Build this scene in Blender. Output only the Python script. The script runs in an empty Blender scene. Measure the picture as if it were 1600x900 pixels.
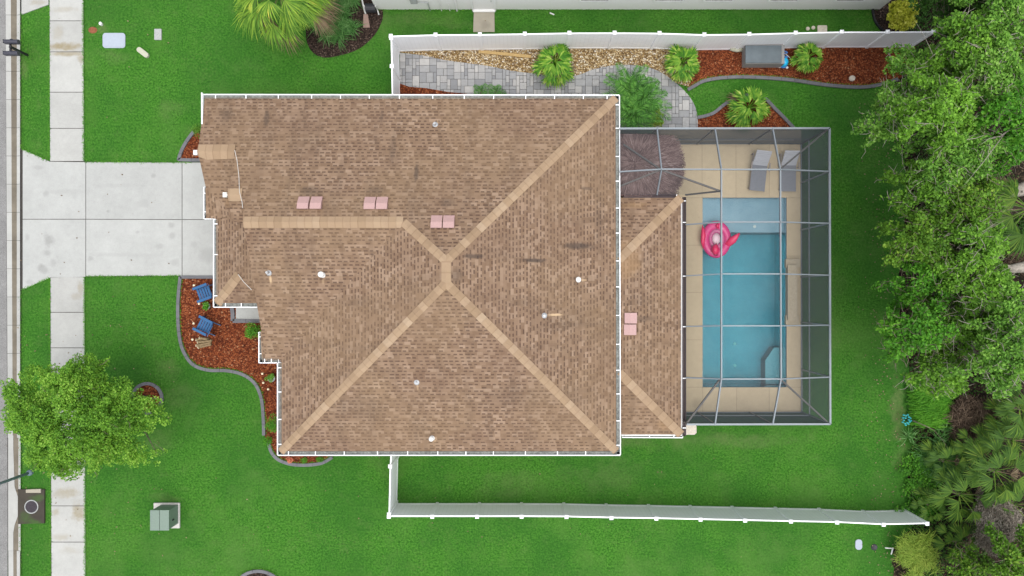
import bpy, math, random
import numpy as np
from mathutils import Vector, Matrix
R = math.radians
sc = bpy.context.scene
C = sc.collection

# ------------------------------------------------------------------ camera, light, exposure
H, F, NX, NY = 32.0, 1115.0, 812.0, 462.0
cam_d = bpy.data.cameras.new('camera'); cam = bpy.data.objects.new('camera', cam_d); C.objects.link(cam)
cam.location = (0, 0, H); cam.rotation_euler = (0, 0, 0)
cam_d.sensor_width = 36; cam_d.lens = 36 * F / 1600
cam_d.shift_x = -(NX - 800) / 1600; cam_d.shift_y = (NY - 450) / 1600
cam_d.clip_end = 1500
sc.camera = cam
w = bpy.data.worlds.new("World"); sc.world = w; w.use_nodes = True
wn = w.node_tree; bgn = wn.nodes['Background']
sky = wn.nodes.new('ShaderNodeTexSky'); sky.sky_type = 'NISHITA'; sky.sun_disc = False
sky.sun_elevation = R(78); sky.sun_rotation = R(160); sky.air_density = 1.0; sky.dust_density = 3.0
hs = wn.nodes.new('ShaderNodeHueSaturation'); hs.inputs['Saturation'].default_value = 0.28
wn.links.new(sky.outputs[0], hs.inputs['Color']); wn.links.new(hs.outputs[0], bgn.inputs['Color'])
bgn.inputs['Strength'].default_value = 0.15
sun_d = bpy.data.lights.new('sun', 'SUN'); sun_d.energy = 1.0; sun_d.angle = R(75); sun_d.color = (1, .97, .92)
sun = bpy.data.objects.new('sun', sun_d); C.objects.link(sun); sun.rotation_euler = (R(10), 0, R(20)); sun.location = (5, -10, 40)
sc.view_settings.view_transform = 'Standard'; sc.view_settings.look = 'None'
sc.view_settings.exposure = 0.84; sc.view_settings.gamma = 1
sc.view_settings.use_curve_mapping = False
sc.cycles.max_bounces = 8; sc.cycles.transparent_max_bounces = 24; sc.cycles.use_denoising = True
sc.cycles.caustics_refractive = False; sc.cycles.caustics_reflective = False

def P(px, py, z=0.0):
    k = (H - z) / F
    return Vector(((px - NX) * k, (NY - py) * k, z))
def P2(px, py, z=0.0):
    v = P(px, py, z); return (v.x, v.y)

# ------------------------------------------------------------------ node helper
class NT:
    def __init__(s, name):
        s.m = bpy.data.materials.new(name); s.m.use_nodes = True
        s.t = s.m.node_tree; s.b = s.t.nodes['Principled BSDF']; s.out = s.t.nodes['Material Output']
    def n(s, typ, **kw):
        nd = s.t.nodes.new(typ)
        for k, v in kw.items(): setattr(nd, k, v)
        return nd
    def lk(s, a, b): s.t.links.new(a, b)
    def put(s, sock, v):
        if hasattr(v, 'links') or isinstance(v, bpy.types.NodeSocket): s.t.links.new(v, sock)
        elif isinstance(v, (tuple, list)) and len(v) == 3 and sock.type == 'RGBA': sock.default_value = (*v, 1)
        else: sock.default_value = v
    def math(s, op, a, b=None, c=None, clamp=False):
        nd = s.n('ShaderNodeMath', operation=op); nd.use_clamp = clamp
        s.put(nd.inputs[0], a)
        if b is not None: s.put(nd.inputs[1], b)
        if c is not None: s.put(nd.inputs[2], c)
        return nd.outputs[0]
    def pos(s): return s.n('ShaderNodeNewGeometry').outputs['Position']
    def obj(s): return s.n('ShaderNodeTexCoord').outputs['Object']
    def island(s): return s.n('ShaderNodeNewGeometry').outputs['Random Per Island']
    def noise(s, vec, scale, detail=3, rough=.6, out='Fac', dim='3D'):
        nd = s.n('ShaderNodeTexNoise'); nd.noise_dimensions = dim
        s.lk(vec, nd.inputs['Vector']); nd.inputs['Scale'].default_value = scale
        nd.inputs['Detail'].default_value = detail; nd.inputs['Roughness'].default_value = rough
        return nd.outputs[out]
    def ramp(s, fac, stops, interp='LINEAR'):
        nd = s.n('ShaderNodeValToRGB'); nd.color_ramp.interpolation = interp
        e = nd.color_ramp.elements
        while len(e) < len(stops): e.new(.5)
        for i, (p, c) in enumerate(stops):
            e[i].position = p; e[i].color = (*c, 1) if isinstance(c, (tuple, list)) else (c, c, c, 1)
        s.put(nd.inputs[0], fac); return nd.outputs[0]
    def mix(s, f, a, b, mode='MIX'):
        nd = s.n('ShaderNodeMix', data_type='RGBA', blend_type=mode)
        s.put(nd.inputs[0], f); s.put(nd.inputs[6], a); s.put(nd.inputs[7], b); return nd.outputs[2]
    def map(s, v, a, b, c=0., d=1., smooth=False):
        nd = s.n('ShaderNodeMapRange'); nd.interpolation_type = 'SMOOTHSTEP' if smooth else 'LINEAR'
        s.put(nd.inputs[0], v)
        for i, x in enumerate((a, b, c, d)): nd.inputs[i + 1].default_value = x
        return nd.outputs[0]
    def bump(s, h, strength=.3, dist=.02):
        nd = s.n('ShaderNodeBump'); nd.inputs['Strength'].default_value = strength; nd.inputs['Distance'].default_value = dist
        s.lk(h, nd.inputs['Height']); s.lk(nd.outputs[0], s.b.inputs['Normal'])
    def spots(s, spots, warp=.5, wscale=2.5):
        """soft stain patches of a surface: (x, y, rx, ry, strength) in world metres"""
        pos = s.pos()
        nz = s.noise(pos, wscale, 3, .65, out='Color')
        sub = s.n('ShaderNodeVectorMath', operation='SUBTRACT'); s.lk(nz, sub.inputs[0]); sub.inputs[1].default_value = (.5, .5, .5)
        res = None
        for (x, y, rx, ry, st) in spots:
            a = s.n('ShaderNodeVectorMath', operation='SUBTRACT'); s.lk(pos, a.inputs[0]); a.inputs[1].default_value = (x, y, 0)
            b = s.n('ShaderNodeVectorMath', operation='MULTIPLY'); s.lk(a.outputs[0], b.inputs[0]); b.inputs[1].default_value = (1 / rx, 1 / ry, 0)
            c = s.n('ShaderNodeVectorMath', operation='MULTIPLY_ADD'); s.lk(sub.outputs[0], c.inputs[0])
            c.inputs[1].default_value = (warp * 2, warp * 2, 0); s.lk(b.outputs[0], c.inputs[2])
            l = s.n('ShaderNodeVectorMath', operation='LENGTH'); s.lk(c.outputs[0], l.inputs[0])
            f = s.map(l.outputs['Value'], 1.0, .25, 0, st, True)
            res = f if res is None else s.math('MAXIMUM', res, f)
        return res
    def col(s, c, rough=.8, spec=.3, metal=0):
        s.put(s.b.inputs['Base Color'], c); s.b.inputs['Roughness'].default_value = rough
        s.b.inputs['Specular IOR Level'].default_value = spec; s.b.inputs['Metallic'].default_value = metal
        return s.m

def W(spots_px, z=0.):
    """pixel-measured stains -> world metres"""
    o = []
    for (px, py, rx, ry, st) in spots_px:
        k = (H - z) / F; v = P(px, py, z); o.append((v.x, v.y, rx * k, ry * k, st))
    return o

M = {}
def plain(name, c, rough=.6, spec=.4, metal=0, var=.12, scale=14, bump=0):
    n = NT(name); nz = n.noise(n.obj(), scale, 4, .65)
    cc = n.mix(n.map(nz, .3, .7), tuple(x * (1 - var) for x in c), tuple(min(1, x * (1 + var)) for x in c))
    if bump: n.bump(nz, bump, .01)
    M[name] = n.col(cc, rough, spec, metal); return M[name]

def mat_lawn():
    n = NT('lawn_grass'); p = n.pos()
    fine = n.noise(p, 11, 6, .82); med = n.noise(p, 3.2, 4, .7); big = n.noise(p, .33, 3, .55); mid = n.noise(p, .9, 4, .65)
    base = n.ramp(fine, [(.38, (.011, .058, .005)), (.5, (.036, .142, .011)), (.62, (.086, .235, .030))])
    y = n.mix(n.map(mid, .50, .72, 0, .5), base, (.070, .165, .026))
    d = n.mix(n.map(big, .42, .60, 0, .5), y, (.018, .088, .010)); d = n.mix(n.map(n.noise(p, .21, 5, .7), .52, .68, 0, .55), d, (.080, .17, .034)); d = n.mix(n.map(n.noise(p, 1.7, 5, .75), .55, .72, 0, .4), d, (.10, .165, .045))
    m = n.mix(n.map(med, .35, .7, 0, .3), d, (.036, .145, .011))
    dry = n.spots(W([(1700, 0, 1, 1, 0), (980, 690, 60, 22, .5), (1150, 690, 130, 18, .45), (800, 755, 90, 26, .3), (175, 90, 26, 20, .35), (160, 45, 16, 10, .6),
                     (650, 30, 70, 18, .35), (700, 35, 60, 14, .3), (255, 778, 30, 12, .3), (270, 170, 30, 20, .3), (1290, 480, 40, 130, .2), (285, 620, 40, 30, .3),
                     (1404, 650, 16, 85, .7), (1395, 540, 12, 60, .5), (940, 745, 90, 30, .3), (37, 105, 10, 25, .5), (265, 575, 30, 24, .3), (250, 690, 34, 26, .3)]), 1.1, .9)
    dry = n.math('MULTIPLY', dry, n.map(med, .3, .62, .25, 1))
    m = n.mix(dry, m, (.125, .165, .06))
    thin = n.math('MULTIPLY', n.map(n.noise(p, 9, 4, .7), .52, .66), n.map(n.noise(p, .6, 2), .5, .66))
    m = n.mix(n.math('MULTIPLY', thin, .35), m, (.12, .16, .05))
    n.bump(fine, .9, .05)
    M['lawn'] = n.col(m, .85, .15)
mat_lawn()
def mat_concrete(name, base, stains=None, stain_col=(.16, .13, .08), var=.1, isl=.06, gridy=0):
    n = NT(name); p = n.pos()
    a = n.noise(p, .8, 5, .65); b = n.noise(p, 40, 3, .7); c = n.noise(p, 5, 4, .7)
    v = n.math('MULTIPLY', n.map(a, .25, .75, 1 - var, 1 + var), n.map(b, .3, .7, .93, 1.07))
    v = n.math('MULTIPLY', v, n.map(c, .3, .7, .96, 1.04))
    v = n.math('MULTIPLY', v, n.map(n.island(), 0, 1, 1 - isl, 1 + isl))
    col = n.mix(1, base, v, 'MULTIPLY')
    if stains:
        f = n.spots(stains, .7, 2.2)
        f = n.math('MULTIPLY', f, n.map(c, .2, .65, .45, 1))
        col = n.mix(f, col, stain_col)
    fl = n.map(n.noise(p, 14, 2, .5), .70, .78, 0, .35); col = n.mix(fl, col, (.22, .19, .15))
    n.bump(b, .2, .01)
    M[name] = n.col(col, .85, .2)
mat_concrete('sidewalk_concrete', (.37, .37, .35), W([(100, 73, 44, 8, 1), (108, 84, 34, 6, .9), (128, 90, 8, 12, .7), (92, 50, 12, 18, .35), (100, 725, 30, 30, .6), (125, 800, 16, 22, .85), (105, 770, 30, 12, .6), (88, 800, 8, 10, .5),
            (126, 450, 7, 14, .5), (120, 462, 12, 8, .35), (100, 15, 30, 6, .35), (96, 838, 20, 8, .4), (60, 4, 20, 6, .4), (110, 860, 20, 8, .25)]), (.24, .20, .12))
mat_concrete('driveway_concrete', (.36, .365, .35), W([(77, 375, 10, 16, .6), (75, 395, 9, 8, .5), (68, 420, 12, 10, .6), (73, 303, 7, 8, .45), (270, 368, 9, 6, .35), (268, 352, 7, 8, .45),
            (250, 385, 10, 6, .35), (142, 404, 6, 5, .4), (43, 372, 6, 8, .35), (84, 410, 6, 8, .3), (325, 398, 20, 16, .35), (216, 362, 4, 3, .4), (47, 440, 10, 6, .35), (275, 410, 12, 8, .3), (304, 382, 8, 8, .2), (180, 290, 60, 5, .16), (190, 398, 70, 5, .18), (100, 300, 40, 6, .2), (240, 275, 5, 5, .5), (170, 330, 4, 3, .5), (60, 262, 12, 6, .3), (225, 318, 12, 9, .22)]), (.20, .20, .19), .08, .03)
mat_concrete('curb_concrete', (.36, .36, .34), None)
mat_concrete('gutter_grime', (.15, .13, .10), None, var=.35)
mat_concrete('edging_concrete', (.135, .135, .145), None, var=.2)
mat_concrete('mossy_concrete', (.05, .043, .034), W([(55, 815, 20, 10, .9), (60, 778, 16, 8, .7), (40, 808, 12, 12, .6)]), (.05, .10, .025), var=.3)
mat_concrete('pad_concrete', (.33, .30, .24), W([(758, 40, 12, 10, .5)]), (.18, .16, .13))
mat_concrete('deck_stone', (.50, .41, .275), W([(1080, 225, 30, 4, .5), (1150, 228, 40, 3, .4), (1090, 630, 12, 10, .4), (1205, 400, 14, 20, .2)]), (.28, .22, .15), .06, .03)
def mat_asphalt():
    n = NT('asphalt'); p = n.pos(); a = n.noise(p, 60, 2, .7); b = n.noise(p, 1.2, 4, .6)
    v = n.math('ADD', n.map(a, .3, .7, .09, .29), n.map(b, .3, .7, -.02, .03)); n.bump(a, .4, .01)
    M['asphalt'] = n.col(n.mix(1, (1, .985, .96), v, 'MULTIPLY'), .9, .2)
mat_asphalt()
def mat_chips(name, stops, scale, bump=.8, big=.25, gap=None):
    n = NT(name); p = n.pos()
    wv = n.n('ShaderNodeVectorMath', operation='MULTIPLY_ADD'); n.lk(n.noise(p, scale * .4, 2, out='Color'), wv.inputs[0]); wv.inputs[1].default_value = (.06,) * 3; n.lk(p, wv.inputs[2])
    v = n.n('ShaderNodeTexVoronoi'); n.lk(wv.outputs[0], v.inputs['Vector']); v.inputs['Scale'].default_value = scale
    sp = n.n('ShaderNodeSeparateColor'); n.lk(v.outputs['Color'], sp.inputs[0])
    c = n.ramp(sp.outputs[0], stops)
    c = n.mix(n.map(v.outputs['Distance'], .25, .75, 0, .8), c, gap or stops[0][1])
    bg = n.noise(p, 1.1, 4, .6); c = n.mix(n.map(bg, .35, .7, 0, big), c, stops[0][1])
    n.bump(n.math('SUBTRACT', 1., v.outputs['Distance']), bump, .03)
    M[name] = n.col(c, .9, .15)
mat_chips('red_mulch', [(0, (.055, .012, .005)), (.3, (.17, .040, .014)), (.65, (.29, .080, .026)), (.95, (.33, .11, .045)), (1, (.46, .25, .13))], 16, .9, .4)
mat_chips('brown_mulch', [(0, (.012, .008, .006)), (.5, (.045, .028, .022)), (.9, (.10, .065, .05)), (1, (.2, .15, .12))], 20, .9, .3)
mat_chips('river_gravel', [(0, (.13, .075, .03)), (.3, (.33, .22, .09)), (.6, (.50, .37, .19)), (.85, (.68, .58, .40)), (1, (.78, .74, .66))], 17, 1, .15, (.07, .04, .02))
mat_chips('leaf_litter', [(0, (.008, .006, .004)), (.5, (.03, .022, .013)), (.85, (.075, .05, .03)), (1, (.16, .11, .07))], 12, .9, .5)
def mat_pavers():
    n = NT('grey_pavers'); i = n.island(); p = n.pos()
    c = n.ramp(i, [(0, (.22, .225, .235)), (.35, (.285, .29, .295)), (.75, (.34, .338, .335)), (1, (.43, .42, .405))])
    c = n.mix(n.map(n.noise(p, 6, 4, .7), .35, .7, 0, .25), c, (.16, .15, .14)); n.bump(n.noise(p, 50, 2), .3, .01)
    M['pavers'] = n.col(c, .85, .2)
mat_pavers()
def mat_shingle():
    n = NT('tan_shingles'); uv = n.n('ShaderNodeUVMap').outputs[0]; p = n.pos()
    s = n.n('ShaderNodeSeparateXYZ'); n.lk(uv, s.inputs[0]); u, v = s.outputs[0], s.outputs[1]
    vr = n.math('DIVIDE', v, .142); row = n.math('FLOOR', vr); fv = n.math('FRACT', vr)
    def wnz(a, b, k):
        cv = n.n('ShaderNodeCombineXYZ'); n.put(cv.inputs[0], a); n.put(cv.inputs[1], b); cv.inputs[2].default_value = k
        w_ = n.n('ShaderNodeTexWhiteNoise'); n.lk(cv.outputs[0], w_.inputs['Vector']); return w_.outputs['Value']
    r1 = wnz(row, 0., 3.)
    uu = n.math('ADD', n.math('DIVIDE', u, .235), n.math('MULTIPLY', r1, 17.)); cell = n.math('FLOOR', uu); fu = n.math('FRACT', uu)
    a = wnz(cell, row, 1.); b = wnz(cell, row, 7.)
    c = n.ramp(a, [(0, (.165, .106, .068)), (.35, (.205, .135, .088)), (.7, (.24, .161, .107)), (1, (.30, .212, .148))])
    # tab-edge shadow put into the colour as dashes, like laminated shingles' printed bands
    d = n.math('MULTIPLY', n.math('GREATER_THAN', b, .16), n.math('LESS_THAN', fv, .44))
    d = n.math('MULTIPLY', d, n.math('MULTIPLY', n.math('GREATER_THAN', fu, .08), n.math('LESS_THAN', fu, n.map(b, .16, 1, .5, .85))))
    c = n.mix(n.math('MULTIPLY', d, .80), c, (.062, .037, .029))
    c = n.mix(n.math('MULTIPLY', n.math('LESS_THAN', fv, .12), .22), c, (.10, .065, .05))  # row shadow line painted into the colour along each course edge
    big = n.noise(p, .5, 4, .6); c = n.mix(n.map(big, .35, .68, 0, .42), c, (.14, .086, .060))
    hue = n.noise(p, .28, 2, .5); c = n.mix(n.map(hue, .45, .6, 0, .22), c, (.235, .162, .09))
    g = n.noise(p, 3, 4, .7); c = n.mix(n.map(g, .4, .75, 0, .22), c, (.30, .215, .15)); st_ = n.n('ShaderNodeMapping'); n.lk(uv, st_.inputs[0]); st_.inputs['Scale'].default_value = (1.6, .22, 1); c = n.mix(n.map(n.noise(st_.outputs[0], 1., 5, .7), .5, .75, 0, .45), c, (.10, .07, .052))
    z = 4.0
    f = n.spots(W([(905, 383, 38, 8, .7), (835, 407, 26, 5, .75), (742, 402, 22, 5, .65), (716, 432, 12, 18, .4), (650, 270, 5, 22, .6), (405, 175, 6, 22, .5), (700, 318, 16, 10, .35), (486, 300, 26, 12, .4),
                   (588, 298, 20, 10, .3), (1010, 500, 34, 8, .4), (690, 395, 14, 12, .3), (610, 230, 8, 40, .25), (920, 290, 16, 4, .5), (940, 345, 12, 90, .18), (560, 640, 60, 30, .15), (340, 170, 14, 16, .3), (590, 175, 5, 14, .35), (880, 500, 70, 30, .15), (1010, 440, 40, 60, .1), (800, 620, 90, 30, .12)], z), .45, 3)
    c = n.mix(f, c, (.05, .04, .036))
    f2 = n.spots(W([(868, 492, 16, 3, .9), (421, 437, 3, 9, .8), (914, 437, 8, 2.5, .6), (503, 440, 3, 6, .3), (651, 605, 2.5, 10, .4), (675, 694, 3, 7, .4), (680, 185, 2.5, 8, .4)], z), .25, 3)
    c = n.mix(f2, c, (.50, .36, .22))
    f3 = n.spots(W([(985, 405, 30, 50, .5), (1000, 315, 30, 8, .4), (1050, 670, 20, 14, .4), (400, 350, 12, 4, .8), (355, 310, 14, 20, .3)], 3.5), .5, 2)
    c = n.mix(f3, c, (.30, .19, .10))
    hgt = n.math('SUBTRACT', 1., fv); n.bump(n.math('ADD', n.math('MULTIPLY', hgt, .6), n.math('MULTIPLY', b, .5)), .5, .012)
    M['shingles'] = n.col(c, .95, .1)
    n = NT('ridge_shingles'); uv = n.n('ShaderNodeUVMap').outputs[0]
    s = n.n('ShaderNodeSeparateXYZ'); n.lk(uv, s.inputs[0])
    uu = n.math('DIVIDE', s.outputs[0], .29); cell = n.math('FLOOR', uu); fu = n.math('FRACT', uu)
    w_ = n.n('ShaderNodeTexWhiteNoise'); cv = n.n('ShaderNodeCombineXYZ'); n.lk(cell, cv.inputs[0]); n.lk(cv.outputs[0], w_.inputs['Vector'])
    c = n.ramp(w_.outputs['Value'], [(0, (.27, .188, .118)), (.3, (.305, .215, .136)), (.6, (.33, .236, .152)), (1, (.37, .276, .188))])
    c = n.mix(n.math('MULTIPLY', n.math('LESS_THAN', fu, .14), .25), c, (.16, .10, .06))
    c = n.mix(n.map(n.noise(n.pos(), 2, 4, .7), .4, .7, 0, .3), c, (.24, .165, .115))
    n.bump(n.math('SUBTRACT', 1., fu), .5, .01)
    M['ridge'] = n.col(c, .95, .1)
mat_shingle()
def foliage(name, stops, transl=.35, rough=.6, wave=.7, objvar=True):
    n = NT(name); i = n.island(); p = n.pos()
    big = n.noise(p, wave, 3, .6)
    f = n.math('ADD', n.math('MULTIPLY', i, .6), n.map(big, .3, .7, 0, .4))
    c = n.ramp(f, stops); n.col(c, rough, .25)
    tr = n.n('ShaderNodeBsdfTranslucent'); n.lk(c, tr.inputs[0])
    mx = n.n('ShaderNodeMixShader'); mx.inputs[0].default_value = transl
    n.lk(n.b.outputs[0], mx.inputs[1]); n.lk(tr.outputs[0], mx.inputs[2]); n.lk(mx.outputs[0], n.out.inputs['Surface'])
    M[name] = n.m
foliage('oak_leaf', [(0, (.03, .10, .012)), (.42, (.13, .29, .03)), (.75, (.21, .45, .04)), (1, (.34, .60, .09))])
foliage('pale_leaf', [(0, (.04, .11, .02)), (.42, (.12, .29, .035)), (.75, (.22, .44, .06)), (1, (.38, .60, .14))])
foliage('bright_leaf', [(0, (.03, .12, .01)), (.45, (.075, .26, .018)), (.75, (.14, .38, .03)), (1, (.26, .50, .06))])
foliage('olive_leaf', [(0, (.02, .07, .008)), (.42, (.10, .23, .02)), (.75, (.16, .33, .03)), (1, (.36, .50, .07))])
foliage('dark_leaf', [(0, (.015, .05, .008)), (.5, (.04, .12, .015)), (1, (.10, .23, .035))])
foliage('street_leaf', [(0, (.035, .12, .010)), (.4, (.12, .29, .025)), (.75, (.23, .45, .045)), (1, (.42, .62, .12))])
foliage('sabal_leaf', [(0, (.035, .11, .012)), (.4, (.12, .26, .025)), (.75, (.27, .42, .045)), (1, (.58, .58, .09))], wave=2)
foliage('fan_leaf', [(0, (.02, .09, .008)), (.35, (.07, .23, .015)), (.7, (.24, .42, .04)), (1, (.62, .66, .20))], wave=5)
foliage('date_leaf', [(0, (.012, .065, .008)), (.45, (.055, .19, .02)), (.75, (.12, .32, .045)), (1, (.26, .48, .10))])
foliage('palmetto_leaf', [(0, (.02, .07, .01)), (.5, (.075, .17, .018)), (.8, (.16, .27, .03)), (1, (.32, .38, .07))])
foliage('grassy_leaf', [(0, (.03, .10, .02)), (.5, (.07, .21, .04)), (1, (.22, .38, .14))])
foliage('fern_leaf', [(0, (.03, .14, .008)), (.5, (.08, .28, .015)), (1, (.18, .42, .04))])
foliage('lime_leaf', [(0, (.10, .20, .02)), (.5, (.22, .34, .04)), (1, (.42, .50, .09))])
foliage('croton_leaf', [(0, (.14, .20, .012)), (.3, (.38, .42, .03)), (.7, (.60, .62, .07)), (1, (.78, .76, .2))], wave=1.5)
foliage('dead_frond', [(0, (.07, .045, .025)), (.5, (.17, .12, .07)), (1, (.34, .26, .16))], .15)
foliage('thatch', [(0, (.06, .036, .033)), (.5, (.17, .11, .10)), (.85, (.27, .19, .175)), (1, (.45, .36, .33))], .05, .9)
foliage('dry_twig', [(0, (.09, .075, .055)), (.5, (.22, .19, .15)), (1, (.42, .38, .32))], 0, .9)
foliage('brown_twig', [(0, (.03, .02, .015)), (.5, (.085, .058, .04)), (1, (.22, .16, .11))], 0, .9)
foliage('petal', [(0, (.6, .1, .05)), (1, (.8, .5, .3))], .2)
plain('bark', (.17, .14, .11), .95, .1, var=.35, scale=9, bump=.6)
plain('pale_bark', (.30, .27, .23), .95, .1, var=.3, scale=9, bump=.6)
plain('vinyl_white', (.86, .87, .89), .35, .4, var=.03)
plain('gutter_white', (.84, .85, .86), .35, .4, var=.03)
plain('gutter_inside', (.19, .20, .185), .6, .3, var=.55, scale=9)
plain('stucco_grey', (.74, .73, .715), .9, .1, var=.05, scale=20, bump=.3)
plain('stucco_tan', (.45, .37, .28), .9, .1, var=.05, scale=20, bump=.3)
plain('trim_white', (.75, .75, .74), .5, .3, var=.04)
plain('window_glass', (.03, .04, .05), .08, .6, var=.1)
plain('alu_grey', (.18, .205, .225), .4, .5, .15, var=.08)
plain('alu_dimmed', (.10, .095, .09), .5, .4, .2, var=.15)  # frame grey darkened in the colour, for members seen dim below the mesh
plain('black_plastic', (.018, .018, .022), .5, .4, var=.3)
plain('mailbox_black', (.035, .035, .05), .35, .5, var=.2)
plain('pink_vent', (.42, .27, .255), .55, .3, var=.06)
plain('lead_pipe', (.45, .46, .47), .4, .5, .4, var=.2)
plain('pvc_white', (.66, .66, .64), .4, .4, var=.04)
plain('transformer_green', (.15, .205, .165), .5, .4, var=.07)
plain('slab_pale', (.50, .48, .45), .9, .1, var=.15)
plain('blue_paint', (.006, .085, .22), .45, .4, var=.12)
plain('log_wood', (.22, .16, .09), .9, .1, var=.3, bump=.5)
plain('log_end', (.78, .68, .48), .9, .1, var=.1)
plain('cover_plastic', (.33, .37, .43), .6, .3, var=.05)
plain('stone_pale', (.55, .50, .42), .9, .1, var=.15)
plain('meter_grey', (.33, .34, .33), .8, .2, var=.2)
plain('cream_lid', (.40, .40, .31), .6, .2, var=.08)
plain('lounger_grey', (.22, .23, .255), .8, .2, var=.06)
plain('lounger_pale', (.44, .45, .48), .8, .2, var=.05)
plain('lounger_frame', (.30, .26, .23), .6, .3, var=.1)
plain('box_lid', (.10, .125, .14), .5, .4, var=.15, scale=2)
plain('box_body', (.25, .245, .24), .6, .3, var=.1)
plain('aqua_plastic', (.02, .42, .72), .3, .5, var=.1)
plain('blue_hose', (.05, .22, .55), .4, .4, var=.1)
plain('pink_vinyl', (.62, .035, .20), .25, .5, var=.12)
plain('deep_pink', (.70, .008, .10), .25, .5, var=.1)
plain('pale_pink', (.72, .55, .60), .3, .5, var=.05)
plain('ring_clear', (.46, .09, .22), .25, .5, var=.2)
plain('iron_dark', (.045, .038, .045), .7, .3, .3, var=.35, scale=25)
plain('brown_metal', (.055, .04, .045), .5, .3, .2, var=.2)
plain('turquoise_glass', (.05, .42, .45), .15, .7, var=.3)
plain('steel_blue', (.20, .26, .32), .4, .5, .3, var=.08)
plain('wood_board', (.42, .29, .13), .9, .1, var=.15)
plain('splash_brown', (.26, .18, .15), .9, .1, var=.1)
plain('clay_dirt', (.22, .085, .045), .95, .1, var=.3)
plain('pale_plaster', (.36, .48, .54), .8, .2)
plain('deck_joint', (.22, .18, .13), .95, .1)
plain('dark_joint', (.06, .055, .05), .95, .1, var=.3)
plain('ledge_stone', (.42, .36, .26), .9, .1, var=.15)
def mat_screen(nm, T0):
    n = NT(nm)
    g = n.n('ShaderNodeNewGeometry'); d = n.n('ShaderNodeVectorMath', operation='DOT_PRODUCT')
    n.lk(g.outputs['Normal'], d.inputs[0]); n.lk(g.outputs['Incoming'], d.inputs[1])
    cs = n.math('MAXIMUM', n.math('ABSOLUTE', d.outputs['Value']), .08)
    T = n.math('POWER', T0, n.math('DIVIDE', 1., cs))     # a real mesh closes up when seen at a slant
    tr = n.n('ShaderNodeBsdfTransparent'); df = n.n('ShaderNodeBsdfDiffuse'); df.inputs[0].default_value = (.085, .096, .108, 1)
    mx = n.n('ShaderNodeMixShader'); n.lk(T, mx.inputs[0]); n.lk(df.outputs[0], mx.inputs[1]); n.lk(tr.outputs[0], mx.inputs[2])
    n.lk(mx.outputs[0], n.out.inputs['Surface']); M[nm] = n.m
mat_screen('screen', .82); mat_screen('wall_screen', .70)
def mat_water():
    n = NT('pool_water'); p = n.pos()
    lw = n.n('ShaderNodeFresnel'); lw.inputs[0].default_value = 1.33
    tr = n.n('ShaderNodeBsdfTransparent'); gl = n.n('ShaderNodeBsdfGlossy'); gl.inputs['Roughness'].default_value = .03
    b = n.n('ShaderNodeBump'); b.inputs['Strength'].default_value = .3; b.inputs['Distance'].default_value = .05
    n.lk(n.noise(p, 3.5, 3), b.inputs['Height']); n.lk(b.outputs[0], gl.inputs['Normal'])
    mx = n.n('ShaderNodeMixShader'); n.lk(lw.outputs[0], mx.inputs[0]); n.lk(tr.outputs[0], mx.inputs[1]); n.lk(gl.outputs[0], mx.inputs[2])
    n.lk(mx.outputs[0], n.out.inputs['Surface'])
    va = n.n('ShaderNodeVolumeAbsorption'); va.inputs['Color'].default_value = (.04, .82, .86, 1); va.inputs['Density'].default_value = .68
    n.lk(va.outputs[0], n.out.inputs['Volume']); M['water'] = n.m
    n = NT('pool_plaster'); p = n.pos()
    c = n.mix(n.map(n.noise(p, 1.2, 4, .6), .3, .7), (.25, .37, .46), (.32, .44, .53)); c = n.mix(n.map(n.noise(p, 45, 2), .4, .7, 0, .25), c, (.42, .56, .62))
    M['plaster'] = n.col(c, .8, .2)
mat_water()
def mat_fence():
    n = NT('fence_panel'); p = n.pos(); s = n.n('ShaderNodeSeparateXYZ'); n.lk(p, s.inputs[0])
    fx = n.math('FRACT', n.math('DIVIDE', n.math('ADD', s.outputs[0], s.outputs[1]), .178)); g = n.math('LESS_THAN', fx, .06)
    c = n.mix(n.math('MULTIPLY', g, .35), (.86, .87, .89), (.52, .53, .55)); c = n.mix(n.map(n.noise(p, 2.2, 3), .4, .75, 0, .18), c, (.66, .68, .65))
    M['fence_panel'] = n.col(c, .4, .35)
mat_fence()

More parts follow.
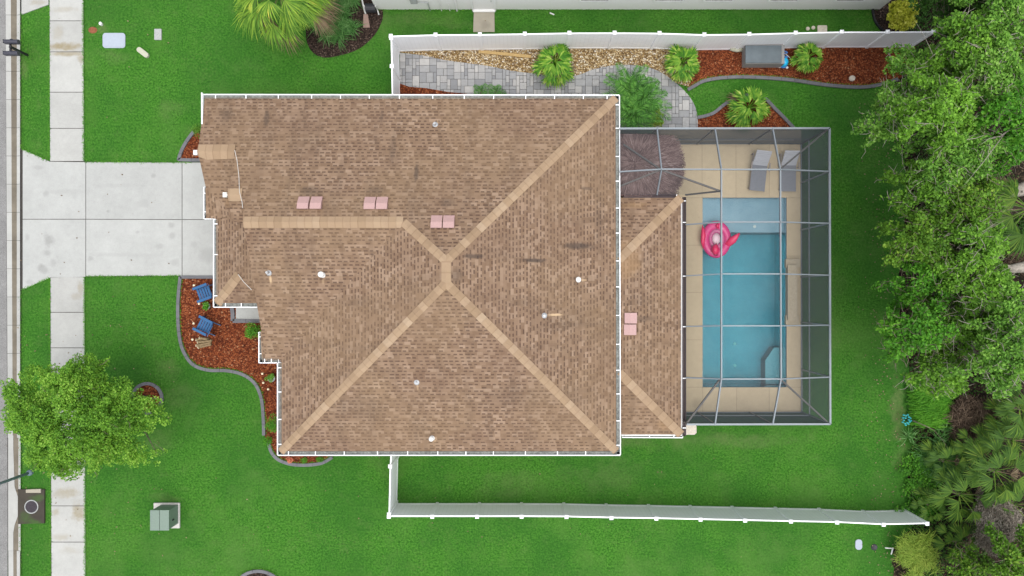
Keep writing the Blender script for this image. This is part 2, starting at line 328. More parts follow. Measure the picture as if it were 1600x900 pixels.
# ------------------------------------------------------------------ mesh helpers
class MB:
    def __init__(s): s.v = []; s.f = []; s.m = []; s.uv = {}
    def add(s, vs, fs, mi=0):
        o = len(s.v); s.v += [tuple(v) for v in vs]
        for f in fs: s.f.append(tuple(i + o for i in f)); s.m.append(mi)
    def box(s, c, size, rz=0, mi=0, bev=0, tilt=None):
        x, y, z = (a / 2 for a in size); vs = []
        Rm = Matrix.Rotation(rz, 3, 'Z') @ (tilt if tilt else Matrix.Identity(3))
        for dx, dy, dz in ((-1,-1,-1),(1,-1,-1),(1,1,-1),(-1,1,-1),(-1,-1,1),(1,-1,1),(1,1,1),(-1,1,1)):
            vs.append(Vector(c) + Rm @ Vector((dx * x, dy * y, dz * z)))
        s.add(vs, [(3,2,1,0),(4,5,6,7),(0,1,5,4),(1,2,6,5),(2,3,7,6),(3,0,4,7)], mi)
    def prism(s, poly, z0, z1, mi=0, side=None):
        n = len(poly); a = sum(poly[i][0] * poly[(i+1) % n][1] - poly[(i+1) % n][0] * poly[i][1] for i in range(n))
        if a < 0: poly = poly[::-1]
        vs = [(x, y, z0) for x, y in poly] + [(x, y, z1) for x, y in poly]
        s.add(vs, [tuple(range(n, 2 * n))], mi)
        s.add(vs, [(i, (i+1) % n, n + (i+1) % n, n + i) for i in range(n)], mi if side is None else side)
    def beam(s, a, b, wd, ht, mi=0):
        a, b = Vector(a), Vector(b); d = (b - a).normalized()
        up = Vector((0, 0, 1)) if abs(d.z) < .95 else Vector((0, 1, 0))
        x = d.cross(up).normalized() * (wd / 2); y = x.cross(d).normalized() * (ht / 2)
        vs = [a-x-y, a+x-y, a+x+y, a-x+y, b-x-y, b+x-y, b+x+y, b-x+y]
        s.add(vs, [(3,2,1,0),(4,5,6,7),(0,1,5,4),(1,2,6,5),(2,3,7,6),(3,0,4,7)], mi)
    def tube(s, pts, rad, n=8, mi=0, cap=True):
        pts = [Vector(p) for p in pts]; rad = rad if isinstance(rad, (list, tuple)) else [rad] * len(pts)
        vs = []; fs = []
        for i, p in enumerate(pts):
            d = (pts[min(i+1, len(pts)-1)] - pts[max(i-1, 0)]).normalized()
            up = Vector((0, 0, 1)) if abs(d.z) < .9 else Vector((1, 0, 0))
            x = d.cross(up).normalized(); y = x.cross(d)
            for k in range(n):
                a = 2 * math.pi * k / n; vs.append(p + (x * math.cos(a) + y * math.sin(a)) * rad[i])
        for i in range(len(pts)-1):
            for k in range(n): fs.append((i*n+k, i*n+(k+1) % n, (i+1)*n+(k+1) % n, (i+1)*n+k))
        if cap: fs.append(tuple(range(n))[::-1]); fs.append(tuple((len(pts)-1)*n+k for k in range(n)))
        s.add(vs, fs, mi)
    def lathe(s, c, prof, n=16, mi=0, sx=1, sy=1):
        vs = []; fs = []
        for r, z in prof:
            for k in range(n):
                a = 2 * math.pi * k / n; vs.append((c[0] + r*math.cos(a)*sx, c[1] + r*math.sin(a)*sy, c[2] + z))
        for i in range(len(prof)-1):
            for k in range(n): fs.append((i*n+k, i*n+(k+1) % n, (i+1)*n+(k+1) % n, (i+1)*n+k))
        fs.append(tuple(range(n))[::-1]); fs.append(tuple((len(prof)-1)*n+k for k in range(n)))
        s.add(vs, fs, mi)
    def strip(s, path, wd, z0, z1, mi=0, closed=False):
        n = len(path); L = []; Rr = []
        for i, p in enumerate(path):
            a = Vector(path[(i-1) % n] if closed or i else path[0]); b = Vector(path[(i+1) % n] if closed or i < n-1 else path[-1])
            d = (b - a).normalized(); q = Vector((-d.y, d.x)) * wd / 2; L.append(Vector(p) + q); Rr.append(Vector(p) - q)
        for i in range(n if closed else n-1):
            j = (i+1) % n; q = [L[i], Rr[i], Rr[j], L[j]]
            vs = [(*v, z0) for v in q] + [(*v, z1) for v in q]
            s.add(vs, [(4,5,6,7),(0,1,5,4),(1,2,6,5),(2,3,7,6),(3,0,4,7)], mi)
    def build(s, name, mats, parent=None, smooth=False, bevel=0):
        me = bpy.data.meshes.new(name); off = wloc(parent)
        me.from_pydata([(x - off[0], y - off[1], z - off[2]) for x, y, z in s.v], [], s.f)
        for m in (mats if isinstance(mats, (list, tuple)) else [mats]): me.materials.append(M[m])
        me.polygons.foreach_set('material_index', s.m)
        if s.uv:
            ul = me.uv_layers.new(name='UVMap')
            for pi, uvs in s.uv.items():
                for li, q in zip(me.polygons[pi].loop_indices, uvs): ul.data[li].uv = q
        if smooth: me.polygons.foreach_set('use_smooth', [True] * len(me.polygons))
        me.update(); o = bpy.data.objects.new(name, me); C.objects.link(o); o.parent = parent
        if bevel:
            b = o.modifiers.new('bevel', 'BEVEL'); b.width = bevel; b.segments = 2; b.limit_method = 'ANGLE'
        return o
def wloc(p):
    v = Vector((0, 0, 0))
    while p is not None: v = v + p.location; p = p.parent
    return v
def tag(o, label=None, cat=None, group=None, kind=None):
    if label: o['label'] = label
    if cat: o['category'] = cat
    if group: o['group'] = group
    if kind: o['kind'] = kind
    return o
def thing(name, label, cat, loc=(0, 0, 0), group=None):
    o = bpy.data.objects.new(name, None); C.objects.link(o); o.location = loc; o.empty_display_size = .2
    return tag(o, label, cat, group)
def struct(o): o['kind'] = 'structure'; return o
def curve(pts, per=8, closed=False):
    """Catmull-Rom through pixel or world points"""
    n = len(pts); out = []
    for i in range(n if closed else n-1):
        g = (lambda k: pts[k % n]) if closed else (lambda k: pts[max(0, min(n-1, k))])
        p0, p1, p2, p3 = (Vector(g(i+k)[:2]) for k in (-1, 0, 1, 2))
        for j in range(per):
            t = j / per; out.append(.5 * ((2*p1) + (-p0+p2)*t + (2*p0-5*p1+4*p2-p3)*t*t + (-p0+3*p1-3*p2+p3)*t**3))
    if not closed: out.append(Vector(pts[-1][:2]))
    return [tuple(p) for p in out]
def px2w(path, z=0.): return [P2(x, y, z) for x, y in path]
def clip_rect(poly, x0, y0, x1, y1):
    def cl(ps, ins, inter):
        o = []
        for i in range(len(ps)):
            a, b = ps[i-1], ps[i]
            if ins(b):
                if not ins(a): o.append(inter(a, b))
                o.append(b)
            elif ins(a): o.append(inter(a, b))
        return o
    def ix(v): return lambda a, b: (v, a[1] + (b[1]-a[1]) * (v-a[0]) / (b[0]-a[0]))
    def iy(v): return lambda a, b: (a[0] + (b[0]-a[0]) * (v-a[1]) / (b[1]-a[1]), v)
    for ins, it in ((lambda p: p[0] >= x0, ix(x0)), (lambda p: p[0] <= x1, ix(x1)), (lambda p: p[1] >= y0, iy(y0)), (lambda p: p[1] <= y1, iy(y1))):
        poly = cl(poly, ins, it)
        if len(poly) < 3: return []
    return poly
def quads(name, V, mat, parent=None, tri=False):
    k = 3 if tri else 4; V = np.asarray(V, dtype=np.float32).reshape(-1, 3); n = len(V) // k
    off = wloc(parent); V = V - np.array(off, dtype=np.float32)
    me = bpy.data.meshes.new(name); me.vertices.add(len(V)); me.vertices.foreach_set('co', V.ravel())
    me.loops.add(n*k); me.loops.foreach_set('vertex_index', np.arange(n*k, dtype=np.int32))
    me.polygons.add(n); me.polygons.foreach_set('loop_start', np.arange(0, n*k, k, dtype=np.int32))
    me.materials.append(M[mat]); me.update(calc_edges=True)
    o = bpy.data.objects.new(name, me); C.objects.link(o); o.parent = parent; return o
def copy_tree(o, parent=None):
    c = o.copy(); C.objects.link(c); c.parent = parent
    for ch in list(o.children): copy_tree(ch, c)
    return c

# ------------------------------------------------------------------ ground layers (each a few mm above the one below)
def sheet(name, poly, z, mat):
    mb = MB(); n = len(poly); a = sum(poly[i][0]*poly[(i+1) % n][1] - poly[(i+1) % n][0]*poly[i][1] for i in range(n))
    if a < 0: poly = poly[::-1]
    mb.add([(x, y, z) for x, y in poly], [tuple(range(n))]); return struct(mb.build(name, mat))
pool_hole = [P2(1098, 309, .05), P2(1229, 309, .05), P2(1229, 605, .05), P2(1098, 605, .05)]
hx0, hx1 = pool_hole[0][0], pool_hole[1][0]; hy0, hy1 = pool_hole[2][1], pool_hole[0][1]
g = MB()
B = 300.
g.add([(-B,-B,0),(hx0-.2,-B,0),(hx0-.2,B,0),(-B,B,0)], [(0,1,2,3)]); g.add([(hx1+.2,-B,0),(B,-B,0),(B,B,0),(hx1+.2,B,0)], [(0,1,2,3)])
g.add([(hx0-.2,-B,0),(hx1+.2,-B,0),(hx1+.2,hy0-.2,0),(hx0-.2,hy0-.2,0)], [(0,1,2,3)]); g.add([(hx0-.2,hy1+.2,0),(hx1+.2,hy1+.2,0),(hx1+.2,B,0),(hx0-.2,B,0)], [(0,1,2,3)])
struct(g.build('lawn', 'lawn'))
random.seed(3)
edge = [(1432, -260), (1418, -60), (1400, 30), (1392, 130), (1400, 200), (1412, 260), (1418, 330), (1408, 400), (1402, 470), (1412, 540), (1420, 600), (1424, 660), (1424, 720), (1420, 770), (1432, 815), (1402, 850), (1392, 900), (1385, 1000), (1370, 1250)]
ep = px2w(curve(edge, 6)); ep = [(x + random.uniform(-.12, .12), y) for x, y in ep]
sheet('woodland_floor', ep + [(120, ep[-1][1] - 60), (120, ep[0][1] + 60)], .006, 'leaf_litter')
# street
def sx(xt, xb, py): return xt + (xb - xt) * py / 900
st = MB(); rows = [-9000, 9900]
def ribbon(mb, a, b, z, mi=0, ys=(-6000, 6000), za=None):
    vs = []
    for py in ys:
        vs += [(*P2(sx(a[0], a[1], py), py), z if za is None else za), (*P2(sx(b[0], b[1], py), py), z)]
    mb.add(vs, [(0, 1, 3, 2)], mi)
m_ = MB(); y0, y1 = P(0, -6000).y, P(0, 6000).y
m_.add([(-32, y1, .008), (P(12, 0).x, y1, .008), (P(12, 0).x, y0, .008), (-32, y0, .008)], [(0, 1, 2, 3)])
struct(m_.build('road', 'asphalt'))
m_ = MB(); y = -900
rj = random.Random(5)
while y < 1800:
    y2 = y + 44
    if not (y2 > 701 and y < 831):
        for (a, b, mi, za, zb) in (((10, 14.5), (18, 22), 0, .05, .045), ((18, 22), (27, 27), 1, .045, .03), ((27, 27), (33, 33), 0, .03, .07)):
            vs = []
            for py in (y + .25, y2 - .25): vs += [(*P2(sx(*a, py), py), za), (*P2(sx(*b, py), py), zb)]
            m_.add(vs, [(0, 1, 3, 2)], mi)
    y = y2
# widened throat in front of the inlet
for (pa, pb) in (((680, 14, 22), (700, 14, 22)), ((700, 14, 22), (760, 14, 24)), ((760, 14, 24), (775, 14, 29)), ((775, 14, 29), (806, 14, 29)), ((806, 14, 29), (820, 14, 24)), ((820, 14, 24), (832, 14, 22)), ((832, 14, 22), (860, 14, 22))):
    m_.add([(*P2(pa[1], pa[0]), .05), (*P2(pa[2], pa[0]), .05), (*P2(pb[2], pb[0]), .05), (*P2(pb[1], pb[0]), .05)], [(0, 3, 2, 1)], 0)
    m_.add([(*P2(pa[2], pa[0]), .04), (*P2(29.5, pa[0]), .03), (*P2(29.5, pb[0]), .03), (*P2(pb[2], pb[0]), .04)], [(0, 3, 2, 1)], 1)
    if pa[0] < 762 or pa[0] > 800: m_.add([(*P2(29.5, pa[0]), .03), (*P2(33.5, pa[0]), .06), (*P2(33.5, pb[0]), .06), (*P2(29.5, pb[0]), .03)], [(0, 3, 2, 1)], 0)
ribbon(m_, (9, 12.5), (33.5, 33.5), .012, 2, (-900, 1800))
struct(m_.build('kerb', ['curb_concrete', 'gutter_grime', 'dark_joint']))
# sidewalk slabs
def slabs(name, polys, mat, top=.04, gap=1.0):
    mb = MB()
    for poly in polys:
        cx = sum(p[0] for p in poly)/len(poly); cy = sum(p[1] for p in poly)/len(poly)
        q = [(x + (gap/2 if x < cx else -gap/2), y + (gap/2 if y < cy else -gap/2)) for x, y in poly]
        mb.prism(px2w(q, top), .0, top)
    return struct(mb.build(name, [mat]))
ys = [-900, -600, -300, -150, -80, -25, 32.5, 81, 144, 200.5, 252]
pl = [[(77 + a/900*3, a), (130.5 + a/900*3, a), (130.5 + b/900*3, b), (77 + b/900*3, b)] for a, b in zip(ys[:-1], ys[1:])]
ys = [432.5, 488, 543.5, 600, 657, 730, 790.5, 847, 905, 960, 1020, 1200, 1500, 1800]
pl += [[(77 + a/900*3, a), (130.5 + a/900*3, a), (130.5 + b/900*3, b), (77 + b/900*3, b)] for a, b in zip(ys[:-1], ys[1:])]
slabs('sidewalk', pl, 'sidewalk_concrete')
slabs('neighbour_driveway', [[(33, -200), (76, -200), (76, 7.5), (33, 23)]], 'sidewalk_concrete')
slabs('driveway', [[(35, 233), (77, 252), (134, 253), (134, 342.5), (35, 342.5)], [(35, 342.5), (134, 342.5), (134, 433), (78, 434), (35, 453)],
     [(134, 253), (284.5, 253.5), (284.5, 343), (134, 342.5)], [(134, 342.5), (284.5, 343), (284.5, 431), (134, 432)],
     [(284.5, 253.5), (345, 253.5), (345, 343), (284.5, 343)], [(284.5, 343), (345, 343), (345, 431), (284.5, 431)]], 'driveway_concrete')
m_ = MB(); m_.prism(px2w([(34, 234), (78, 252), (345, 254), (345, 431), (78, 433), (34, 452)]), 0, .03); m_.prism(px2w([(77.6, -900), (130, -900), (133.5, 1800), (80.8, 1800)]), 0, .02)
struct(m_.build('slab_bed', 'dark_joint'))
# entry walk
slabs('entry_walk', [[(368, 478), (440, 478), (440, 500), (368, 500)]], 'driveway_concrete')
# paver path: separate stones clipped to the curved outline
pav = px2w(curve([(625, 83), (660, 87), (700, 95), (760, 103), (800, 111), (840, 116), (880, 121), (905, 117), (930, 108), (965, 102), (1000, 103), (1030, 112), (1056, 130), (1076, 150), (1087, 170), (1090, 190)], 6)) + px2w([(1090, 204), (968, 204), (968, 160), (728, 160), (728, 147), (700, 144), (665, 138), (640, 136), (625, 131)])
sheet('path_bed', pav, .010, 'dark_joint')
random.seed(11); u = .155; gx0, gy0 = -6.2, 6.6; NXc, NYc = 100, 30; used = np.zeros((NXc, NYc), bool); m_ = MB()
for j in range(NYc):
    for i in range(NXc):
        if used[i, j]: continue
        wv, hv = random.choice([(2, 2), (2, 2), (1, 2), (2, 1), (1, 1), (2, 3), (1, 2), (3, 2)])
        while wv > 1 and (i + wv > NXc or used[i:i+wv, j].any()): wv -= 1
        while hv > 1 and (j + hv > NYc or used[i:i+wv, j:j+hv].any()): hv -= 1
        used[i:i+wv, j:j+hv] = True
        q = clip_rect(pav, gx0 + i*u + .008, gy0 + j*u + .008, gx0 + (i+wv)*u - .008, gy0 + (j+hv)*u - .008)
        if len(q) > 2: m_.prism(q, .01, .04)
struct(m_.build('paver_path', 'pavers'))
# beds
top_edge = curve([(1074, 141), (1086, 134), (1100, 127), (1125, 122.5), (1160, 121), (1200, 122.5), (1240, 126), (1280, 132), (1320, 136), (1350, 136.5), (1378, 132), (1402, 124)], 6)
sheet('gravel_bed', px2w([(620, 70), (1095, 70), (1090, 100), (1078, 137)] + curve([(1056, 130), (1030, 112), (1000, 103), (965, 102), (930, 108), (905, 117), (880, 121), (840, 116), (800, 111), (760, 103), (700, 95), (660, 87), (622, 82)], 5)), .044, 'river_gravel')
sheet('mulch_strip', px2w([(1094, 68)] + [(1430, 68), (1430, 110)] + top_edge[::-1] + [(1084, 110)]), .048, 'red_mulch')
sheet('mulch_by_gate', px2w([(616, 128), (640, 136), (665, 138), (700, 144), (730, 147), (735, 165), (616, 165)]), .047, 'red_mulch')
isl = curve([(1089, 184), (1102, 181.5), (1116, 176), (1134, 162), (1160, 150), (1190, 152), (1211, 171), (1224, 184), (1240, 201)], 6)
sheet('mulch_by_enclosure', px2w(isl + [(1240, 205), (1089, 205)]), .02, 'red_mulch')
front = curve([(283, 431), (280, 460), (279, 490), (281, 522), (287, 547), (302, 569), (326, 578), (355, 579), (380, 585), (399, 599), (409, 622), (412, 650), (413, 680)], 8)
front2 = curve([(420, 690), (426, 708), (440, 720), (465, 726), (500, 724), (520, 714)], 6)
sheet('front_mulch_bed', px2w(front + front2[0:] + [(520, 690), (440, 690), (440, 431)]), .02, 'red_mulch')
cor = curve([(304, 206), (294, 219), (285, 235), (280, 250)], 6)
sheet('corner_mulch_bed', px2w(cor + [(320, 250), (320, 200)]), .02, 'red_mulch')
nb = curve([(488, -60), (478, 40), (484, 76), (505, 90), (535, 86), (562, 76), (583, 58), (595, 38), (599, 16), (598, -60)], 6)
sheet('neighbour_mulch_bed', px2w(nb), .02, 'brown_mulch')
nb2 = curve([(1366, 5), (1363, 16), (1366, 32), (1376, 46), (1392, 55), (1440, 60)], 6)
sheet('neighbour_corner_bed', px2w([(1366, -80)] + nb2 + [(1470, 60), (1470, -80)]), .03, 'brown_mulch')
ring_c = (231, 622)
rc = P(*ring_c)
def circ(c, r, a0=0, a1=360, n=32): return [(c[0] + r*math.cos(R(a0 + (a1-a0)*i/n)), c[1] + r*math.sin(R(a0 + (a1-a0)*i/n))) for i in range(n + (a1-a0 < 360))]
sheet('tree_ring_mulch', circ(rc, .66), .02, 'red_mulch')
bc = P(404, 934)
sheet('lower_ring_mulch', circ(bc, 1.22), .02, 'brown_mulch')
def edging(name, path, label, closed=False, wd=.14, mat='edging_concrete'):
    mb = MB()
    # cast in short lengths, each a block
    acc = []; L = 0; blocks = []
    pts = path + ([path[0]] if closed else [])
    for i, p in enumerate(pts):
        acc.append(p)
        if i: L += (Vector(p) - Vector(pts[i-1])).length
        if (L > .55 or i == len(pts)-1) and len(acc) > 1: blocks.append(acc); acc = [p]; L = 0
    for b in blocks:
        c = Vector((sum(p[0] for p in b)/len(b), sum(p[1] for p in b)/len(b)))
        a_, z_ = Vector(b[0]), Vector(b[-1]); d0 = (Vector(b[1])-a_).normalized()*.006; d1 = (Vector(b[-2])-z_).normalized()*.006
        bb = [tuple(a_ + d0)] + b[1:-1] + [tuple(z_ + d1)]
        mb.strip(bb, wd, 0, .09)
    o = mb.build(name, mat); tag(o, label, 'garden edging', 'concrete garden edging'); return o
edging('garden_edging', px2w(top_edge), 'long curved grey edging along the red mulch below the white fence')
edging('garden_edging', px2w(isl), 'grey edging arching round the palm above the screened pool')
edging('garden_edging', px2w([(372, 433), (283, 433)][::-1][::-1] + front[1:]), 'S-shaped grey edging round the mulch bed with blue chairs')
edging('garden_edging', px2w(front2), 'broken grey edging round the flower corner of the roof')
edging('garden_edging', px2w(cor + [(281, 250), (300, 250.5), (318, 250.5)]), 'short grey edging beside the driveway and garage corner')
edging('garden_edging', circ(rc, .66), 'round grey edging ring under the street tree', True)
edging('garden_edging', circ(bc, 1.22), 'round grey edging ring with dark mulch at the lawn bottom', True)
edging('garden_edging', px2w([(363, 478), (364.5, 490), (364.5, 501.5), (385, 501.5), (410, 501.5)]), 'L-shaped grey edging around the front entry walk', wd=.17)
edging('garden_edging', px2w(nb2), 'black edging around the yellow shrub bed next door', wd=.08, mat='black_plastic')

# ------------------------------------------------------------------ pool and deck
dk = MB()
dz = .05
jx = [968, 1097, 1150, 1200, 1229, 1252]; 
def deck_rect(x0, y0, x1, y1): dk.prism(px2w([(x0+.2, y0+.2), (x1-.2, y0+.2), (x1-.2, y1-.2), (x0+.2, y1-.2)], dz), -.02, dz)
for x0, x1 in ((968, 1010), (1010, 1060), (1060, 1097), (1097, 1150), (1150, 1202), (1202, 1252)): 
    for y0, y1 in ((203, 265), (265, 309)): deck_rect(x0, y0, x1, y1)
for y0, y1 in zip([309, 383, 457, 531, 605], [383, 457, 531, 605, 645]): deck_rect(1040, y0, 1098, y1)
for x0, x1 in ((1098, 1151), (1151, 1202), (1202, 1252)): deck_rect(x0, 605, x1, 645)
for y0, y1 in ((309, 400), (400, 510), (510, 605)): deck_rect(1229, y0, 1252, y1)
struct(dk.build('pool_deck', 'deck_stone'))
m_ = MB()
for x0, y0, x1, y1 in ((968.4, 203.4, 1251.6, 309), (1040.5, 309, 1097.8, 644.6), (1097.8, 605.4, 1251.6, 644.6), (1229.4, 309, 1251.6, 605.4)): m_.prism(px2w([(x0, y0), (x1, y0), (x1, y1), (x0, y1)], .04), -.05, .04)
struct(m_.build('deck_bed', 'deck_joint'))
lower = P(1083, 668)
m_ = MB(); m_.prism(px2w([(1068, 663), (1086, 663), (1088, 666), (1088, 676), (1085, 679), (1068, 679)]), 0, .04); struct(m_.build('step_pad', 'stone_pale'))
pool = thing('swimming_pool', 'teal rectangular swimming pool with a pale shallow ledge under the screen roof', 'swimming pool', ((hx0+hx1)/2, (hy0+hy1)/2, 0))
wz = -.06
b = MB()
def inner(x0, y0, x1, y1, zf, top=.04):
    b.add([(x0,y0,zf),(x1,y0,zf),(x1,y1,zf),(x0,y1,zf)], [(0,1,2,3)])
inner(hx0, hy0, hx1, hy1, -1.45)
b.add([(hx0,hy0,-1.45),(hx1,hy0,-1.45),(hx1,hy1,-1.45),(hx0,hy1,-1.45),(hx0,hy0,.03),(hx1,hy0,.03),(hx1,hy1,.03),(hx0,hy1,.03)], [(0,4,5,1),(1,5,6,2),(2,6,7,3),(3,7,4,0)])
b.build('basin', 'plaster', pool)
shy = P(0, 362.5, 0).y
b = MB(); b.box(((hx0+hx1)/2, (shy+hy1)/2, -.85), (hx1-hx0-.004, hy1-shy-.004, 1.18)); b.build('shallow_ledge', 'plaster', pool)
b = MB(); b.prism([P2(1206, 566), P2(1220, 545), P2(1229, 545), P2(1229, 604), P2(1206, 604)], -1.44, -.85); b.build('corner_bench', 'pale_plaster', pool)
b = MB(); b.box(((hx0+hx1)/2, (hy0+hy1)/2, (wz-1.449)/2), (hx1-hx0-.006, hy1-hy0-.006, wz+1.446)); b.build('water', 'water', pool)
for px, py in ((1148, 537), (1148, 571), (1179, 354)):
    z = -.255 if py < 362 else -1.44
    d = MB(); q = P(px, py, z); d.lathe(q, [(.07, 0), (.07, .02), (.04, .03)], 14); d.build('drain_cover', 'pvc_white', pool)
ld = MB(); 
for (x0, x1, y0, y1, z) in ((1231, 1246, 414, 500, .34), (1228, 1250, 405, 418, .22), (1228, 1248, 492, 507, .22)):
    a, c = P(x0, y1, z), P(x1, y0, z); ld.prism([(a.x, a.y), (c.x, a.y), (c.x, c.y), (a.x, c.y)], .05, z)
tag(ld.build('stone_ledge', 'ledge_stone', bevel=.02), 'low beige stone spill ledge on the far long edge of the pool', 'stone ledge')

# ------------------------------------------------------------------ house
house = thing('house', 'tan shingle hip-roofed house with white gutters and a driveway in front', 'house', P(700, 430))
E = 2.9
FV = {}
def plane_of(pts):
    n = Vector((0, 0, 0))
    for i in range(len(pts)):
        a, c = pts[i], pts[(i+1) % len(pts)]
        n += Vector(((a.y-c.y)*(a.z+c.z), (a.z-c.z)*(a.x+c.x), (a.x-c.x)*(a.y+c.y)))
    n.normalize(); n = n if n.z > 0 else -n
    c = sum(pts, Vector()) / len(pts); return n, c
def zat(key, x, y):
    n, c = FV[key]; return c.z - (n.x*(x-c.x) + n.y*(y-c.y)) / n.z
roof = MB(); ruv = {}
def rface(key, pts, e):
    pts = [P(*p) for p in pts]; n, c = plane_of(pts); FV[key] = (n, c)
    a = sum(pts[i].x*pts[(i+1) % len(pts)].y - pts[(i+1) % len(pts)].x*pts[i].y for i in range(len(pts)))
    if a < 0: pts = pts[::-1]
    e = Vector((*e, 0)).normalized(); s = n.cross(e).normalized(); fi = len(roof.f)
    roof.add(pts, [tuple(range(len(pts)))]); roof.uv[fi] = [(p.dot(e) + 50, (p - c).dot(s) + 50) for p in pts]
A_, B_, C_, D_ = (320, 152.5, E), (962.5, 153, E), (963, 705, E), (438.5, 706, E)
P1, P2_, Q_, R_ = (697, 408, 5.0), (697, 442, 5.0), (630, 347, 4.53), (380, 347, 4.53)
V_ = (438, 563, E)
G1, G2 = (309, 237, 3.62), (367, 237, 3.62)
K1, K2 = (356, 304, 4.16), (378, 304, 4.17)
rface('N1', [A_, (960, 153, E), P1, Q_, R_, K2, K1, G2, G1], (1, 0))
rface('E', [B_, C_, P2_, P1], (0, 1))
rface('S', [C_, D_, P2_], (1, 0))
rface('W', [D_, P2_, P1, Q_, V_], (0, 1))
rface('WS', [Q_, R_, (416, 563, E), V_], (1, 0))
rface('cornerW', [(407, 517, 3.2), (409, 563, E), (419, 563.5, E), (409, 519, 3.22)], (0, 1))
rface('gS', [G1, G2, (366, 335, 3.35), (322, 295, 3.12)], (1, 0))
rface('gW0', [(321, 294, 3.1), (322, 341, 2.95), (340, 342, 3.03), (366, 335, 3.3)], (0, 1))
rface('kS', [K1, K2, (386, 350, 3.8), (362, 346, 3.72)], (1, 0))
rface('gW', [(338, 474, E), (338, 342, E), (366, 335, 3.3), (410, 335, 3.75), (412, 450, 3.6), (373, 429, 3.3)], (0, 1))
rface('gSS', [(338.5, 474, E), (420, 474, E), (410, 446, 3.25), (373, 429, 3.3)], (1, 0))
# lower lanai roof
Z2, Z3 = 2.4, 2.82
rface('lE', [(1064, 309, Z2), (1064, 679, Z2), (960, 575, Z3), (960, 413, Z3)], (0, 1))
rface('lN', [(1064, 309, Z2), (960, 413, Z3), (950, 309, Z2)], (1, 0))
rface('lS', [(1064, 679, Z2), (960, 575, Z3), (950, 679, Z2)], (1, 0))
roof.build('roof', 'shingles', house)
def cap(k1, k2, a, c, wd=.165, ext=0):
    a, c = P(*a), P(*c); d = (c - a); L = d.length; h = Vector((d.x, d.y, 0)).normalized(); q = Vector((-h.y, h.x, 0))
    mb = MB(); N = max(1, int(L / .29)); pts = []
    for i in range(N + 1):
        p = a + d * i / N; row = []
        for sd, k in ((-1, None), (0, None), (1, None)):
            x, y = p.x + q.x*wd*sd, p.y + q.y*wd*sd
            if sd == 0: z = p.z + .045
            else: z = min(zat(k1, x, y), zat(k2, x, y)) + .022
            row.append((x, y, z))
        pts.append(row)
    for i in range(N):
        for j in (0, 1):
            fi = len(mb.f); lift = .012
            q4 = [pts[i][j+1], pts[i][j], pts[i+1][j], pts[i+1][j+1]]
            q4 = [(x, y, z + (lift if t in (0, 1) else 0)) for t, (x, y, z) in enumerate(q4)]
            mb.add(q4, [(0, 1, 2, 3)]); u0, u1 = i*L/N*.29/(L/N), (i+1)*.29 ; u0 = i*.29
            mb.uv[fi] = [(u0 + .003, j), (u0 + .003, j), (u1 - .003, j), (u1 - .003, j)]
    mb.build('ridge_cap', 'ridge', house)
cap('N1', 'E', B_, P1); cap('E', 'S', C_, P2_); cap('S', 'W', D_, P2_); cap('W', 'E', P1, P2_, .18); cap('N1', 'W', Q_, P1); cap('N1', 'WS', R_, Q_, .22)
cap('N1', 'gS', G1, G2, .30); cap('N1', 'kS', K1, K2, .25); cap('gW', 'gSS', (338.5, 474, E), (373, 429, 3.3), .2)
cap('lE', 'lN', (1064, 309, Z2), (967, 406, 2.8), .18); cap('lE', 'lS', (1064, 679, Z2), (967, 582, 2.8), .18)
# walls under the eaves, with openings
def wallbox(pts, z1, name='wall', mat='stucco_tan'):
    mb = MB(); mb.prism([P2(*p, z1) for p in pts], 0, z1); return mb.build(name, mat, house)
wallbox([(452, 162), (952, 163), (952, 695), (450, 695), (450, 575), (430, 553), (424, 500), (424, 400), (452, 300)], 2.74)
wallbox([(332, 163), (470, 163), (470, 465), (349, 465), (349, 330), (333, 330)], 2.72)
for pts, z in ((((320, 149), (966, 149), (966, 708), (436, 709), (436, 564), (409, 564), (409, 520), (425, 400), (400, 340), (321, 290)), 2.78),
               (((322, 285), (338, 342), (338, 476), (425, 477), (430, 300)), 2.76), (((950, 309), (1067, 309), (1067, 681), (950, 681)), 2.3)):
    mb = MB(); mb.prism([P2(*p, z) for p in pts], z - .03, z); mb.build('soffit', 'trim_white', house)
mb = MB()   # gable infill boards
for a, c in ((K1, G2), (K1, (362, 346, 3.72)), (R_, (416, 563, E)), (G1, A_), (G1, (322, 295, 3.12))):
    a, c = P(*a), P(*c); o = Vector((.12, 0, 0))
    mb.add([a+o-Vector((0,0,.02)), c+o-Vector((0,0,.02)), Vector((c.x, c.y, 2.7))+o, Vector((a.x, a.y, 2.7))+o], [(0, 1, 2, 3)])
mb.build('gable_board', 'stucco_tan', house)
gx = P(333, 0, 2.72).x
gd = MB(); gy0_, gy1_ = P(0, 332, 2.72).y, P(0, 175, 2.72).y
for i in range(4): gd.box((gx - .03, (gy0_+gy1_)/2, .28 + i*.55), (.05, gy1_-gy0_-.6, .53))
gdo = gd.build('garage_door', 'trim_white', house, bevel=.01)
hd = MB(); hd.box((gx - .07, (gy0_+gy1_)/2, .45), (.03, .2, .05)); hd.build('handle', 'black_plastic', gdo)
